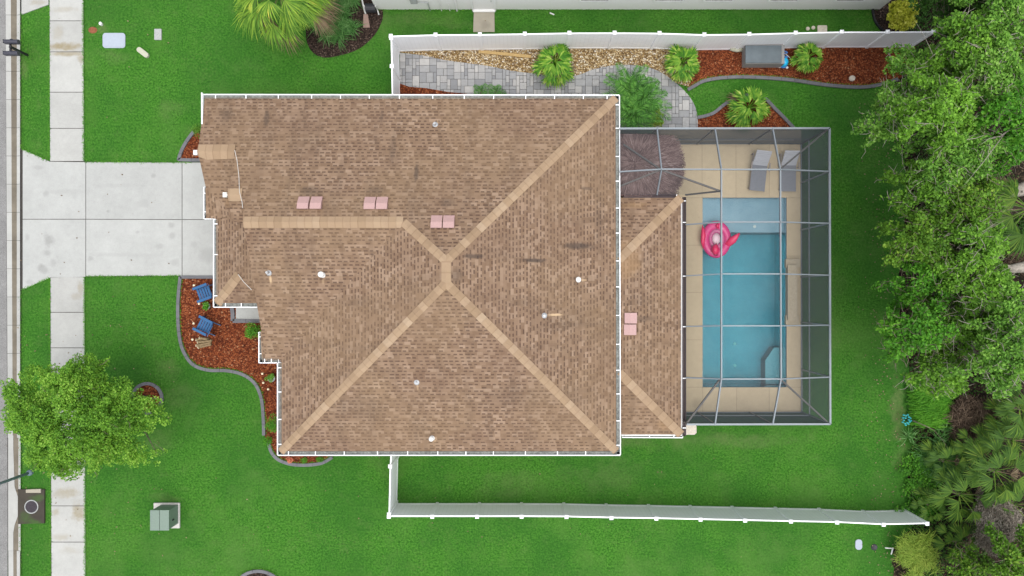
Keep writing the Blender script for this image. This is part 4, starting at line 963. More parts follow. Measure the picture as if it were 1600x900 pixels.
def shrub(name, label, px, py, z, rpx, mat, seed, n=900, size=.07, ncl=10, ry=None, cat='shrub', group=None, rz=.3, cl=(.12, .25), aspect=.5):
    rng = np.random.default_rng(seed); c = P(px, py, z); k = (H-z)/F; rx = rpx*k; ry = (ry or rpx)*k; t = thing(name, label, cat, (c.x, c.y, 0), group)
    cc, rr_ = crown_clumps(rng, (c.x, c.y, z), max(.03, rx-cl[1]*.6), max(.03, ry-cl[1]*.6), rz, ncl, *cl); cc[:, 2] = np.maximum(cc[:, 2], .1)
    V = leaves(rng, cc, rr_, n, size, .8, .6, aspect); V[:, :, 2] = np.maximum(V[:, :, 2], .03); quads('foliage', V, mat, t)
    mb = MB()
    for i in range(len(cc)): mb.tube([(c.x, c.y, 0), tuple(cc[i])], [.015, .006], 4)
    mb.build('stem', 'bark', t); return t

# ---- street tree on the verge
tb = P(*ring_c); tree('street_tree', 'bushy bright green tree overhanging sidewalk, kerb and a round mulch ring', 124, 652, 3.7, 132, 'street_leaf', 21, n=72000, size=.088, ncl=600, fill=560, rz=1.3, ry=108, base=(tb.x-.1, tb.y), twigs=.2, cl=(.12, .30))
# ---- sabal and its companions by the neighbour's bed
def at(px, py, z=0): v = P(px, py, z); return (v.x, v.y, 0)
sb = fan_palm('sabal_palm', 'large yellow-green fan palm with drooping dead fronds beside dark mulch bed', 'palm', at(432, -20, 3.0), 34, nf=38, plen=1.3, rad=1.15, mat='sabal_leaf', h=2.6, nl=26, el=(-25, 60), dead=8, wd=.05, trunk_r=.17, droop=1.0, spread=62)
rng = np.random.default_rng(5)
grass_clump('lily_turf', 'large dark green strappy clump between fan palm and dark mulch', 'plant', [P(523 + rng.normal(0, 12), 36 + rng.normal(0, 15), .1) for _ in range(34)], 6, 50, .85, 'grassy_leaf', .014)
grass_clump('lily_turf', 'small dark strappy clump touching the wall end above the mulch', 'plant', [P(545 + rng.normal(0, 8), 2 + rng.normal(0, 5), .1) for _ in range(8)], 7, 40, .6, 'grassy_leaf', .014)
# ---- palms along the beds
for (px, py, sd, lab, rs, nf) in ((867, 98, 41, 'round fan palm standing between gravel and paver path', 1.12, 24), (1067, 97, 42, 'fan palm where the gravel meets the red mulch', 1.0, 20),
                          (1264, 88, 43, 'smallest fan palm, in red mulch past the blue bucket', .82, 18), (1170, 168, 44, 'fan palm in the small mulch island touching the screened pool', 1.15, 22)):
    fan_palm('fan_palm', lab, 'palm', at(px, py, .8), sd, nf=nf+8, plen=.50*rs, rad=.50*rs, mat='fan_leaf', h=.55, group='fan palms in the mulch and gravel beds', nl=7, el=(-8, 82), wd=.085, dead=2, droop=.7, spread=42)
for i, (px, py, lab) in enumerate(((985, 140, 'feathery date palm nearest the paver bend'), (1005, 158, 'feathery date palm in the middle of its trio'), (988, 178, 'feathery date palm closest to the house roof corner'))):
    date_palm('date_palm', lab, at(px, py, 1.5), 50+i, nf=20, L=1.8, h=1.2, group='feathery date palms between roof corner and paver bend', nl=26, ll=.36, wd=.04)
shrub('leafy_shrub', 'yellow-green leafy shrub squeezed between date palms and the screened pool', 1026, 186, .6, 19, 'lime_leaf', 61, 900, .08)
for i, (px, lab) in enumerate(((752, 'small palm seedling peeping over the gutter above the path'), (775, 'second small palm seedling on the paver path edge'))):
    date_palm('palm_seedling', lab, at(px, 141, .5), 63+i, nf=7, L=.55, h=.25, mat='grassy_leaf', group='palm seedlings by the gutter', nl=14, ll=.2, wd=.03, cat='plant')
cr = shrub('croton', 'bright yellow croton shrub at the end of the neighbour house', 1410, 22, .9, 31, 'croton_leaf', 66, 3400, .12, 34, ry=27, rz=.5, cl=(.15, .26), aspect=.55)
shrub('round_shrub', 'dense dark green shrub tucked beside the entry walk', 394, 516, .4, 16, 'bright_leaf', 67, 1500, .055, 16, ry=17)
shrub('foundation_shrub', 'leafy green shrub under the gutter below the S-shaped edging', 425, 668, .5, 13, 'bright_leaf', 68, 900, .06, 10, ry=24)
shrub('foundation_shrub', 'low ground shrub rooted outside the mulch beside the wall', 421, 690, .3, 10, 'fern_leaf', 69, 500, .05, 8)
shrub('corner_shrub', 'small leafy shrub between garage corner and mulch wedge', 308, 205, .4, 8, 'olive_leaf', 70, 500, .05, 8, ry=14)
for i, (px, py, rr_, m_n, lab) in enumerate(((452, 719, 8, 'petal', 'orange-red flowers planted under the lower roof corner'), (474, 719, 10, 'bright_leaf', 'leafy flower plant right of the orange-red flowers'), (500, 718, 9, 'fern_leaf', 'last low leafy plant along the lower wall bed'))):
    shrub('bedding_plant', lab, px, py, .15, rr_, m_n, 71+i, 260, .05, 6, cat='plant', rz=.1, cl=(.08, .14), ry=5)
# ---- woodland behind the yard: every crown its own tree
woods = [
 (1440, 128, 6.0, 50, 'pale_leaf', 'light green oak reaching over the white fence end'),
 (1512, 76, 7.5, 56, 'oak_leaf', 'tall green oak behind the croton shrub'),
 (1568, 28, 8.0, 58, 'pale_leaf', 'pale crown filling the far wooded corner'),
 (1488, 14, 5.0, 42, 'dark_leaf', 'dark shaded tree between croton and tall oaks'),
 (1396, 188, 6.2, 46, 'pale_leaf', 'pale oak whose branches hang over the lawn nearest the screened pool corner'),
 (1462, 178, 8.0, 58, 'oak_leaf', 'broad green oak in the middle of the upper woodland'),
 (1540, 128, 8.0, 56, 'pale_leaf', 'grey-green oak above the bare fallen branches'),
 (1562, 182, 8.6, 46, 'bright_leaf', 'vivid saturated green crown above the dark branch gap'),
 (1490, 238, 7.4, 52, 'pale_leaf', 'pale feathery oak beside the dark branch gap'),
 (1560, 240, 5.5, 34, 'bright_leaf', 'small vivid tree between branch gap and fan-leaved palm'),
 (1448, 300, 6.0, 46, 'oak_leaf', 'green tree over the shaded grass bay'),
 (1506, 318, 6.6, 46, 'olive_leaf', 'yellow-tinged tree next to the fan-leaved palm'),
 (1438, 368, 6.0, 50, 'olive_leaf', 'olive green tree bulging over the lawn mid-yard'),
 (1500, 392, 6.6, 50, 'oak_leaf', 'mottled green tree level with the broken hollow trunk'),
 (1448, 432, 5.6, 46, 'bright_leaf', 'fresh green tree above the rounded lawn-side crown'),
 (1530, 450, 6.8, 48, 'oak_leaf', 'green crown just below the grey fallen log'),
 (1424, 514, 6.0, 44, 'bright_leaf', 'rounded bright crown pushing furthest over the lawn'),
 (1480, 510, 5.6, 42, 'oak_leaf', 'mid green tree behind the rounded lawn-side crown'),
 (1572, 500, 7.6, 48, 'pale_leaf', 'grey-green crown level with the middle of the pool'),
 (1548, 560, 7.2, 50, 'pale_leaf', 'silvery green crown above the palmetto thicket'),
 (1466, 578, 5.0, 42, 'oak_leaf', 'low speckled tree just above the tall grass clump'),
 (1590, 360, 4.0, 30, 'dark_leaf', 'dark understory tree behind the fan-leaved palm'),
 (1600, 100, 7.0, 50, 'oak_leaf', 'oak cut by the frame beside the bare fallen branches'),
 (1520, -30, 7.0, 60, 'dark_leaf', 'dark tree beyond the tall upper oaks'),
 (1580, 875, 4.2, 46, 'olive_leaf', 'olive tree growing below the dead vine mass'),
 (1510, 885, 2.2, 34, 'olive_leaf', 'low yellow-green tree beneath the brown palmetto gap')]
for i, (px, py, z, r_, m_n, lab) in enumerate(woods):
    tree('woodland_tree', lab, px, py, z, r_*1.2, m_n, 100+i, n=int(9500*(r_/50)**2), size=.11, ncl=int(520*(r_/50)**1.5), rz=1.5 if z > 5 else 1.0, bark='pale_bark' if m_n in ('pale_leaf', 'oak_leaf') else 'bark', group='trees of the woodland edge', twigs=.7, cl=(.09, .24))
# bare limbs showing in gaps
def limb(name, label, pts, r0, mat='pale_bark', cat='fallen branch', br=6, seed=1, group='bare woodland limbs'):
    rg = np.random.default_rng(seed); mb = MB(); P_ = [P(*p) for p in pts]; mb.tube(P_, [r0*(1-.7*i/(len(P_)-1)) for i in range(len(P_))], 8)
    for i in range(br):
        k = rg.integers(0, len(P_)-1); s_ = P_[k].lerp(P_[k+1], rg.uniform(0, 1)); d = (P_[-1]-P_[0]).normalized(); d = Vector((d.x + rg.normal(0, .6), d.y + rg.normal(0, .6), abs(rg.normal(0, .3))))
        e = s_ + d*rg.uniform(.5, 1.3); mb.tube([s_, s_.lerp(e, .5) + Vector((rg.normal(0, .08), rg.normal(0, .08), 0)), e], [r0*.35, r0*.2, r0*.07], 5)
    o = mb.build(name, mat, smooth=True); tag(o, label, cat, group); return o
limb('bare_limb', 'forked pale bare limb crossing the gap near the upper frame corner', [(1600, 52, 8), (1575, 66, 8.3), (1560, 76, 8.4), (1545, 84, 8)], .09, br=5, seed=2)
limb('bare_limb', 'grey bare branches fanning across the dark gap below the vivid crown', [(1600, 178, 8.6), (1585, 196, 8.8), (1565, 212, 8.7), (1545, 222, 8.4)], .05, br=12, seed=3)
limb('bare_limb', 'lone white bare twig among the upper pale oaks', [(1452, 92, 7.4), (1462, 84, 7.7), (1470, 78, 7.8)], .03, br=5, seed=4)
limb('hollow_trunk', 'thick grey broken trunk lying above the palm fans', [(1625, 288, 4.5), (1590, 298, 4.6), (1562, 306, 4.5)], .36, br=2, seed=5, cat='dead trunk')
limb('fallen_log', 'smooth pale grey log beneath the palm fans', [(1612, 416, 5.6), (1580, 420, 5.7), (1553, 424, 5.6)], .24, br=1, seed=6, cat='dead trunk')
limb('bare_limb', 'thin dark branch poking out past the turquoise ornament', [(1426, 657, .5), (1445, 665, .8), (1460, 672, 1.0)], .03, 'bark', br=1, seed=7)
# fan-leaved palm in the gap, fronds pointing to the yard
fan_palm('cabbage_palm', 'fan-leaved palm leaning out of the frame with long pale stalks', 'palm', at(1612, 325, 5.0), 81, nf=15, plen=1.15, rad=1.0, mat='palmetto_leaf', h=4.8, nl=28, el=(-15, 30), dead=2, wd=.055, az0=130, az1=250, trunk_r=.2, droop=.8, spread=85, group='palms of the woodland edge')
pm = [(1480, 722, .9, .8, 'saw palmetto next to the grassy verge'), (1505, 775, 1.6, 1.0, 'broad saw palmetto fanning towards the fence end'), (1560, 738, 2.2, 1.15, 'largest saw palmetto in the thicket centre'), (1590, 790, 1.8, .9, 'saw palmetto above the dead vine mass'),
      (1585, 690, 2.0, .95, 'saw palmetto above the thicket centre by the frame'), (1600, 640, 2.4, .9, 'yellowish saw palmetto cut by the frame below the silvery crown'), (1580, 655, 1.4, .8, 'dark saw palmetto edging the brown dead patch'),
      (1500, 850, 1.0, .75, 'saw palmetto with a browning fan under the dead vine mass'), (1455, 790, .7, .6, 'small saw palmetto touching the fence end'), (1545, 800, 1.2, .8, 'shaded saw palmetto between two wider ones'), (1597, 560, 4.2, .9, 'palmetto top showing between silvery crowns'), (1535, 700, 1.3, .8, 'low saw palmetto beside the yellow leaf litter')]
for i, (px, py, z, rs, lab) in enumerate(pm):
    fan_palm('saw_palmetto', lab, 'palm', at(px, py, z), 120+i, nf=15, plen=.8*rs, rad=.72*rs, mat='palmetto_leaf', h=max(.2, z-.3), nl=14, el=(0, 65), dead=1, wd=.06, droop=.6, spread=52, group='saw palmettos of the woodland edge')
# dead brown thicket, grey vine-hung mass, grassy clumps
def twig_mass(name, label, px, py, rpx, ry, z0, hgt, mat, seed, n, cone=False, cat='thicket', L=(.25, .8)):
    rg = np.random.default_rng(seed); k = (H-z0)/F; c = P(px, py, z0); a = rg.uniform(0, 6.283, n); r_ = np.sqrt(rg.uniform(0, 1, n)); lob = 1+.15*np.sin(3*a+1)+.1*np.sin(7*a)
    x = c.x + r_*np.cos(a)*rpx*k*lob; y = c.y + r_*np.sin(a)*ry*k*lob; z = (z0 + hgt*(1-r_) + rg.uniform(-.25, .1, n)) if cone else rg.uniform(.05, hgt, n)
    p = np.stack([x, y, z], 1); d = rg.normal(size=(n, 3)); d[:, 2] *= .4; d /= np.linalg.norm(d, axis=1)[:, None]; Ls = rg.uniform(*L, n)[:, None]; s_ = np.cross(d, rg.normal(size=(n, 3))); s_ /= np.linalg.norm(s_, axis=1)[:, None]; w_ = rg.uniform(.006, .016, n)[:, None]
    V = np.stack([p-d*Ls/2-s_*w_, p-d*Ls/2+s_*w_, p+d*Ls/2+s_*w_*.4, p+d*Ls/2-s_*w_*.4], 1); o = quads(name, V, mat); tag(o, label, cat); return o
twig_mass('dead_thicket', 'brown tangle of dead twigs between palmettos and tall grass', 1518, 655, 46, 34, 0, .7, 'brown_twig', 91, 5200)
twig_mass('vine_mass', 'grey mound of dead vines among the lower palmettos', 1556, 816, 34, 46, 1.6, 1.1, 'dry_twig', 92, 9000, True, L=(.08, .28))
twig_mass('brush_pile', 'brown brush pile by the frame under the palm fans', 1590, 380, 40, 40, 0, 1.2, 'brown_twig', 93, 3000)
rng = np.random.default_rng(8)
grass_clump('tall_grass', 'bright green arching grass clump beside the turquoise ornament', 'grass clump', [P(1440 + rng.uniform(-22, 26), 630 + rng.uniform(-34, 34), .2) for _ in range(120)], 9, 24, .8, 'fern_leaf', .014, az=10, el=(15, 60))
grass_clump('feathery_bush', 'yellow-green feathery bush at the outside end of lower fence', 'shrub', [P(1432 + rng.normal(0, 14), 866 + rng.normal(0, 16), .7) for _ in range(60)], 10, 36, .55, 'lime_leaf', .012, el=(5, 80))
grass_clump('sword_ferns', 'green sword ferns below the tall grass clump', 'fern', [P(1470 + rng.normal(0, 22), 712 + rng.normal(0, 16), .2) for _ in range(46)], 11, 26, .65, 'grassy_leaf', .02, el=(10, 70))
rg = np.random.default_rng(12); cx_ = []; 
for _ in range(220): cx_.append(tuple(P(1443 + rg.normal(0, 13), 755 + rg.uniform(-45, 55), .25)))
o = quads('ground_creeper', leaves(rg, np.array(cx_), np.full(len(cx_), .22), 6000, .09, .7, .8, .7), 'bright_leaf'); tag(o, 'leafy green creeper spilling at the end of the lower fence', 'creeper', kind='stuff')
rg = np.random.default_rng(13); cx_ = []
for _ in range(1500):
    py = rg.uniform(-80, 980); cx_.append(tuple(P(1425 + abs(rg.normal(0, 1))*75, py, .25)))
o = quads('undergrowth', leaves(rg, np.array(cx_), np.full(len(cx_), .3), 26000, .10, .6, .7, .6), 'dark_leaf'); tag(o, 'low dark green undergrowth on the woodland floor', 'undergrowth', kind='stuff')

rg = np.random.default_rng(77); V = []
def fringe(path, n, off=.0):
    pts = [Vector(p) for p in path]; seg = [(b_-a_).length for a_, b_ in zip(pts[:-1], pts[1:])]; tot = sum(seg)
    for _ in range(int(tot*n)):
        t = rg.uniform(0, tot); k = 0
        while k < len(seg)-1 and t > seg[k]: t -= seg[k]; k += 1
        d = (pts[k+1]-pts[k]).normalized(); q = pts[k] + d*t + Vector((-d.y, d.x))*(off + rg.normal(0, .018)); a = rg.uniform(0, 6.28); L_ = rg.uniform(.03, .09); s_ = Vector((-math.sin(a), math.cos(a), 0))*.008; b_ = Vector((q.x, q.y, .045)); e = b_ + Vector((math.cos(a)*L_, math.sin(a)*L_, .02))
        V.append([b_-s_, b_+s_, e+s_*.3, e-s_*.3])
for xx, ya, yb in ((77.5, 12, 250), (130.6, -20, 252), (78.8, 434, 905), (132.2, 433, 905), (33.2, 20, 232), (33.4, 455, 760), (33.4, 822, 905)): fringe(px2w([(xx, ya), (xx + (yb-ya)/900*3*(xx > 50), yb)]), 75)
fringe(px2w([(134, 253.3), (300, 254)]), 70); fringe(px2w([(134, 432), (283, 431)]), 70); fringe(px2w([(35, 233), (77, 252)]), 70); fringe(px2w([(35, 453), (78, 434)]), 70)
for pth in (px2w(front), px2w(front2), px2w(top_edge), px2w(isl)): fringe(pth, 80, .08); 
fringe(px2w([(616, 787), (1420, 797)]), 60); fringe(px2w([(590, 15.5), (1370, 14.5)]), 60)
for cc_ in (rc, bc): fringe(circ(cc_, .76 if cc_ is rc else 1.32) , 70)
o = quads('grass_fringe', np.array([[tuple(p) for p in q] for q in V]), 'fern_leaf'); tag(o, 'ragged grass blades creeping over the edges of paving', 'grass', kind='stuff')

rg = np.random.default_rng(91); n = 1500; px_ = np.concatenate([rg.normal(1385, 22, n//2), rg.uniform(40, 1400, n//4), rg.normal(120, 90, n//4)]); py_ = np.concatenate([rg.uniform(140, 900, n//2), rg.uniform(0, 900, n//4), rg.normal(660, 90, n//4)])
keep = ~((px_ > 275) & (px_ < 1300) & (py_ > 60) & (py_ < 715)); c_ = np.array([tuple(P(a, b_, .055)) for a, b_ in zip(px_[keep], py_[keep])])
V = leaves(rg, c_, np.full(len(c_), .01), len(c_), .07, .1, 3, .6); V[:, :, 2] = np.clip(V[:, :, 2], .045, .08); o = quads('fallen_leaves', V, 'dead_frond'); tag(o, 'scattered dry fallen leaves on lawn and pavement', 'leaves', kind='stuff')

# ------------------------------------------------------------------ street furniture and small things
# twin mailbox
mt = P(20, 74, 1.05); mbp = P(43, 86.3, 0); post_top = Vector((mbp.x, mbp.y, 1.15))
mx = thing('twin_mailbox', 'black twin mailbox on one post between kerb and grass', 'mailbox', (mbp.x, mbp.y, 0))
mb = MB(); mb.box((mbp.x, mbp.y, .55), (.09, .09, 1.12)); mb.build('post', 'black_plastic', mx)
mb = MB(); mb.box((mbp.x - .10, mbp.y, .93), (.07, .62, .06)); mb.build('cross_arm', 'black_plastic', mx)
for sg, py in ((1, 65), (-1, 83)):
    c = P(18, py, 1.1); mb = MB(); vs = []; prof = [(-.09, 0), (-.09, .13)] + [(.09*math.cos(R(180-a)), .13+.08*math.sin(R(a))) for a in range(30, 180, 30)] + [(.09, .13), (.09, 0)]
    for x in (c.x - .30, c.x + .30): vs += [(x, c.y + a, .98 + z) for a, z in prof]
    k = len(prof); mb.add(vs, [tuple(range(k)), tuple(range(k, 2*k))[::-1]] + [(i, (i+1) % k, (i+1) % k + k, i+k) for i in range(k)]); bo = mb.build('mailbox', 'mailbox_black', mx)
    mb = MB(); mb.box((c.x - .31, c.y, 1.1), (.02, .16, .17)); mb.build('door', 'black_plastic', bo)
    mb = MB(); mb.box((c.x, c.y + .1, 1.12), (.10, .012, .05)); mb.build('flag', 'mailbox_black', bo)
# street lamp
lp = P(48, 738, 0); sl = thing('street_lamp', 'blue-grey metal street lamp pole next to the storm inlet', 'street lamp', lp)
mb = MB(); mb.tube([(lp.x, lp.y, 0), (lp.x, lp.y, 5.6)], [.07, .045], 12); mb.build('pole', 'steel_blue', sl, smooth=True)
mb = MB(); mb.lathe((lp.x, lp.y, 0), [(.13, 0), (.13, .12), (.08, .2)], 12); mb.build('base', 'steel_blue', sl)
mb = MB(); mb.lathe((lp.x, lp.y, 5.55), [(.08, 0), (.2, .12), (.22, .3), (.12, .42), (.03, .5)], 14); mb.build('lantern', 'black_plastic', sl)
# storm inlet
si = thing('storm_inlet', 'mossy concrete storm inlet top with a round iron lid', 'storm drain', P(52, 790))
mb = MB(); mb.prism(px2w([(30, 764), (71, 764), (71, 817), (30, 818)]), 0, .075); mb.build('slab', 'mossy_concrete', si)
c = P(51, 791); mb = MB(); mb.lathe((c.x, c.y, .07), [(.31, 0), (.31, .02), (.27, .022), (.27, .012)], 28); mb.build('lid_ring', 'meter_grey', si)
mb = MB(); mb.lathe((c.x, c.y, .072), [(.265, 0), (.262, .016)], 28); mb.build('lid', 'iron_dark', si)
mb = MB(); mb.prism(px2w([(43, 764), (66, 763), (66, 769), (43, 769)]), .05, .11); mb.build('lip_block', 'pad_concrete', si)
# transformer
tf = thing('transformer_cabinet', 'green padmount transformer cabinet on a pale pad in lawn', 'transformer', P(262, 805))
a, c = P(241.5, 824.5), P(282, 785); mb = MB(); mb.box(((a.x+c.x)/2, (a.y+c.y)/2, .05), (c.x-a.x, c.y-a.y, .10)); mb.build('pad', 'slab_pale', tf, bevel=.02)
a, c = P(234.5, 829, 1.0), P(264, 797, 1.0); cx0, cy0, wx, wy = (a.x+c.x)/2, (a.y+c.y)/2, c.x-a.x, c.y-a.y
mb = MB(); mb.box((cx0, cy0, .53), (wx-.05, wy-.05, .86)); cb = mb.build('cabinet', 'transformer_green', tf, bevel=.01)
mb = MB(); mb.box((cx0-wx/4-.004, cy0, .985), (wx/2-.008, wy, .05)); mb.build('lid', 'transformer_green', tf, bevel=.012)
mb = MB(); mb.box((cx0+wx/4+.004, cy0, .98), (wx/2-.008, wy, .05)); mb.build('lid', 'transformer_green', tf, bevel=.012)
mb = MB(); mb.box((cx0+wx/2-.01, cy0-.1, .6), (.03, .05, .14)); mb.build('handle', 'black_plastic', cb)
# covers in the upper lawn
def rrect(cx, cy, wx, wy, r, n=6, rot=0):
    o = []
    for k, (sx_, sy_) in enumerate(((1, 1), (-1, 1), (-1, -1), (1, -1))):
        for i in range(n+1):
            a = R(90*k + 90*i/n); x, y = sx_*(wx/2-r) + r*math.cos(a), sy_*(wy/2-r) + r*math.sin(a); o.append((cx + x*math.cos(rot) - y*math.sin(rot), cy + x*math.sin(rot) + y*math.cos(rot)))
    return o
def cover(name, label, px, py, wpx, hpx, mat, z=.04, rot=0, r=.08, cat='utility cover'):
    q = P(px, py, z); k = (H-z)/F; mb = MB(); mb.prism(rrect(q.x, q.y, wpx*k, hpx*k, r, 6, rot), 0, z); o = mb.build(name, mat, bevel=.01); tag(o, label, cat)
    return o
cv = thing('utility_cover', 'pale blue-grey rounded rectangular utility cover set in lawn', 'utility cover', P(178.5, 63.5))
q = P(178.5, 63.5); mb = MB(); mb.prism(rrect(q.x, q.y, 1.01, .67, .13), 0, .03); mb.build('rim', 'cover_plastic', cv)
mb = MB(); mb.prism(rrect(q.x, q.y, .90, .56, .10), .02, .038); mb.build('lid', 'cover_plastic', cv)
cover('cable_pedestal', 'cream round-ended cable pedestal lying obliquely in the lawn', 222.5, 81.5, 21, 8, 'cream_lid', .12, R(-38), .11, 'cable pedestal')
cover('meter_box', 'small grey concrete meter box flush with the lawn', 246.5, 53.5, 11, 17, 'meter_grey', .06, 0, .02)
cover('cleanout_cap', 'tiny white cleanout cap standing in the upper lawn', 156.5, 36.5, 4.2, 5, 'pvc_white', .12, 0, .05, 'pipe cap')
shp = MB(); q = P(145, 47); shp.lathe((q.x, q.y, 0), [(.17, 0), (.12, .04), (.04, .06)], 12, sx=1.2, sy=.9); tag(shp.build('dirt_mound', 'clay_dirt'), 'small heap of reddish dirt near the white cleanout cap', 'dirt mound')
cover('valve_cover', 'pale blue-white oval valve cover in the lower lawn', 1342, 851, 10.5, 16, 'cover_plastic', .04, 0, .13)
shp = MB(); q = P(1366, 855); shp.lathe((q.x, q.y, -.0), [(.15, .0), (.13, .025), (.05, .012)], 14); tag(shp.build('valve_hole', 'black_plastic'), 'dark round irrigation hole in lawn near the feathery bush', 'irrigation hole')
shp = MB(); shp.tube([P(1383, 856, .2), P(1396, 857, .22)], .03, 8); shp.tube([P(1395, 857, .22), P(1392.5, 866, .1)], .03, 8); tag(shp.build('broken_pipe', 'pvc_white'), 'bent white plastic pipe beside the feathery bush', 'plastic pipe')
for px, py, r_, lab in ((1262, 45, .085, 'round stepping stone furthest from the square slab'), (1270.5, 43.5, .085, 'round stepping stone touching the square slab side')):
    shp = MB(); q = P(px, py); shp.lathe((q.x, q.y, 0), [(r_, 0), (r_, .03), (r_*.9, .04)], 16); tag(shp.build('stepping_stone', 'stone_pale'), lab, 'stepping stone', 'stepping stones behind the fence')
cover('square_slab', 'pale square slab behind the fence by two round stones', 1285, 45, 15, 11, 'stone_pale', .04, 0, .04, 'stepping stone')
shp = MB(); q0, q1 = P(748, 80.5, .07), P(830, 88.5, .07); shp.beam(q0, q1, .13, .05); tag(shp.build('timber_board', 'wood_board'), 'long tan timber board lying on the gravel', 'board')
shp = MB(); q = P(574, 32.5, .05); shp.prism([P2(568, 22, .06), P2(574.5, 22, .06), P2(578, 43, .06), P2(567.5, 43, .06)], .02, .07); tag(shp.build('splash_block', 'splash_brown', bevel=.01), 'brown splash block under the downspout on dark mulch', 'splash block')
hr = thing('hose_reel', 'black hose reel with white ends standing by the neighbour wall', 'hose reel', P(579, 12)); q = P(579, 12, .4)
mb = MB(); mb.tube([(q.x-.22, q.y, .35), (q.x+.22, q.y, .35)], .2, 16); mb.build('drum', 'black_plastic', hr)
for dx in (-.25, .25): mb = MB(); mb.lathe((q.x+dx, q.y, .1), [(.03, 0), (.03, .5)], 8); mb.build('leg', 'pvc_white', hr)
mb = MB(); mb.tube([P(590, 16, .3), P(592, 23, .15)], .03, 8); mb.build('handle', 'pvc_white', hr)
shp = MB(); shp.beam(P(859, 20, .05), P(866, 23, .05), .05, .03); tag(shp.build('white_stick', 'pvc_white'), 'short white plastic offcut on the grass below the neighbour wall', 'plastic offcut')
# storage box
a, c = P(1158.5, 106.5, 0), P(1218, 74, 0); bxm = thing('storage_box', 'grey deck storage box with dark lid against the white fence', 'storage box', ((a.x+c.x)/2, (a.y+c.y)/2, 0))
mb = MB(); mb.box(((a.x+c.x)/2, (a.y+c.y)/2, .33), (c.x-a.x, c.y-a.y, .58)); mb.build('body', 'box_body', bxm, bevel=.02)
a2, c2 = P(1164.5, 98.5, .66), P(1221, 71, .66); mb = MB(); mb.box(((a2.x+c2.x)/2, (a2.y+c2.y)/2, .66), (c2.x-a2.x, c2.y-a2.y, .07)); mb.build('lid', 'box_lid', bxm, bevel=.02)
mb = MB(); mb.tube([P(1141, 76, .15), P(1152, 78.5, .15), P(1160, 77.5, .15)], .09, 10); tag(mb.build('foam_roll', 'cream_lid', smooth=True), 'cream rolled tube on mulch at the end of storage box', 'rolled tube')
q = P(1227, 96, .3); bk = thing('pool_cleaner', 'blue pool cleaner head resting on mulch next to storage box', 'pool cleaner', (q.x, q.y, 0))
mb = MB(); mb.lathe((q.x, q.y, .05), [(.15, 0), (.17, .1), (.15, .24), (.08, .3)], 18, sy=1.15); mb.build('body', 'aqua_plastic', bk, smooth=True)
mb = MB(); mb.lathe((q.x, q.y, .04), [(.19, 0), (.19, .08)], 16, sy=1.2); mb.build('skirt', 'blue_hose', bk)
for dx, dy in ((-.17, -.17), (.17, -.2)): mb = MB(); mb.lathe((q.x+dx, q.y+dy, .0), [(.05, 0), (.05, .09)], 10); mb.build('wheel', 'pvc_white', bk)
mb = MB(); hp = [(q.x + .14*math.sin(t*1.7), q.y + .18 + t*.055, .22 + .04*math.cos(t*2)) for t in np.linspace(0, 6, 30)]; mb.tube(hp, .022, 6); mb.build('hose', 'blue_hose', bk)
mb = MB(); mb.tube([P(1225, 82, .2), P(1234, 90, .2), P(1238, 97, .1), P(1235, 101, .05)], .012, 6); mb.build('cord', 'pvc_white', bk)
mb = MB(); q = P(1330.5, 123, 0); mb.lathe((q.x, q.y, .03), [(.14, 0), (.12, .07), (.05, .1)], 9, sx=1.1); tag(mb.build('pale_rock', 'stone_pale'), 'pale rock lying in the red mulch by its edging', 'rock')
# turquoise ornament
tq = thing('garden_ornament', 'turquoise petalled glass garden ornament at the lawn edge', 'garden ornament', P(1418, 656)); c = P(1418, 656, .5)
rg = np.random.default_rng(3)
for k in range(16):
    a = k*2.4; r_ = .06 + .16*(k/16)**.5; pb = Vector((c.x + r_*math.cos(a), c.y + r_*math.sin(a)*1.15, .5 - r_*.5)); mb = MB(); mb.lathe(pb, [(.01, -.05), (.045, 0), (.035, .05), (.01, .08)], 7); mb.build('petal', 'turquoise_glass', tq)
mb = MB(); mb.tube([(c.x, c.y, 0), (c.x, c.y, .5)], .015, 6); mb.build('stem', 'black_plastic', tq)
# blue chairs
def chair(label, px, py, ang):
    t = thing('garden_chair', label, 'chair', (0, 0, 0), 'blue garden chairs'); t0 = t
    for i in range(5): mb = MB(); mb.box((.22 - i*.105, 0, .36 - i*.028), (.092, .52, .02)); mb.build('seat_slat', 'blue_paint', t)
    tilt = Matrix.Rotation(R(-22), 3, 'Y')
    for i in range(5):
        mb = MB(); h_ = .74 - .05*abs(i-2); o = Vector((-.27, (i-2)*.105, .27)) + tilt @ Vector((0, 0, h_/2)); mb.box(o, (.018, .095, h_), 0, 0, 0, tilt); mb.build('back_slat', 'blue_paint', t)
    for sy in (-1, 1):
        mb = MB(); mb.box((.0, sy*.30, .56), (.66, .11, .022)); mb.build('arm', 'blue_paint', t)
        mb = MB(); mb.box((.28, sy*.29, .275), (.09, .025, .55)); mb.build('leg', 'blue_paint', t)
        mb = MB(); mb.beam((.30, sy*.26, .34), (-.52, sy*.26, .05), .025, .10); mb.build('leg', 'blue_paint', t)
    t.location = P(px, py, .02); t.location.z = .02; t.rotation_euler = (0, 0, R(ang)); return t
chair('blue wooden slatted chair half hidden under the garage gutter', 324, 458, 200)
chair('blue wooden slatted chair beside the log bundle', 325, 508, 153)
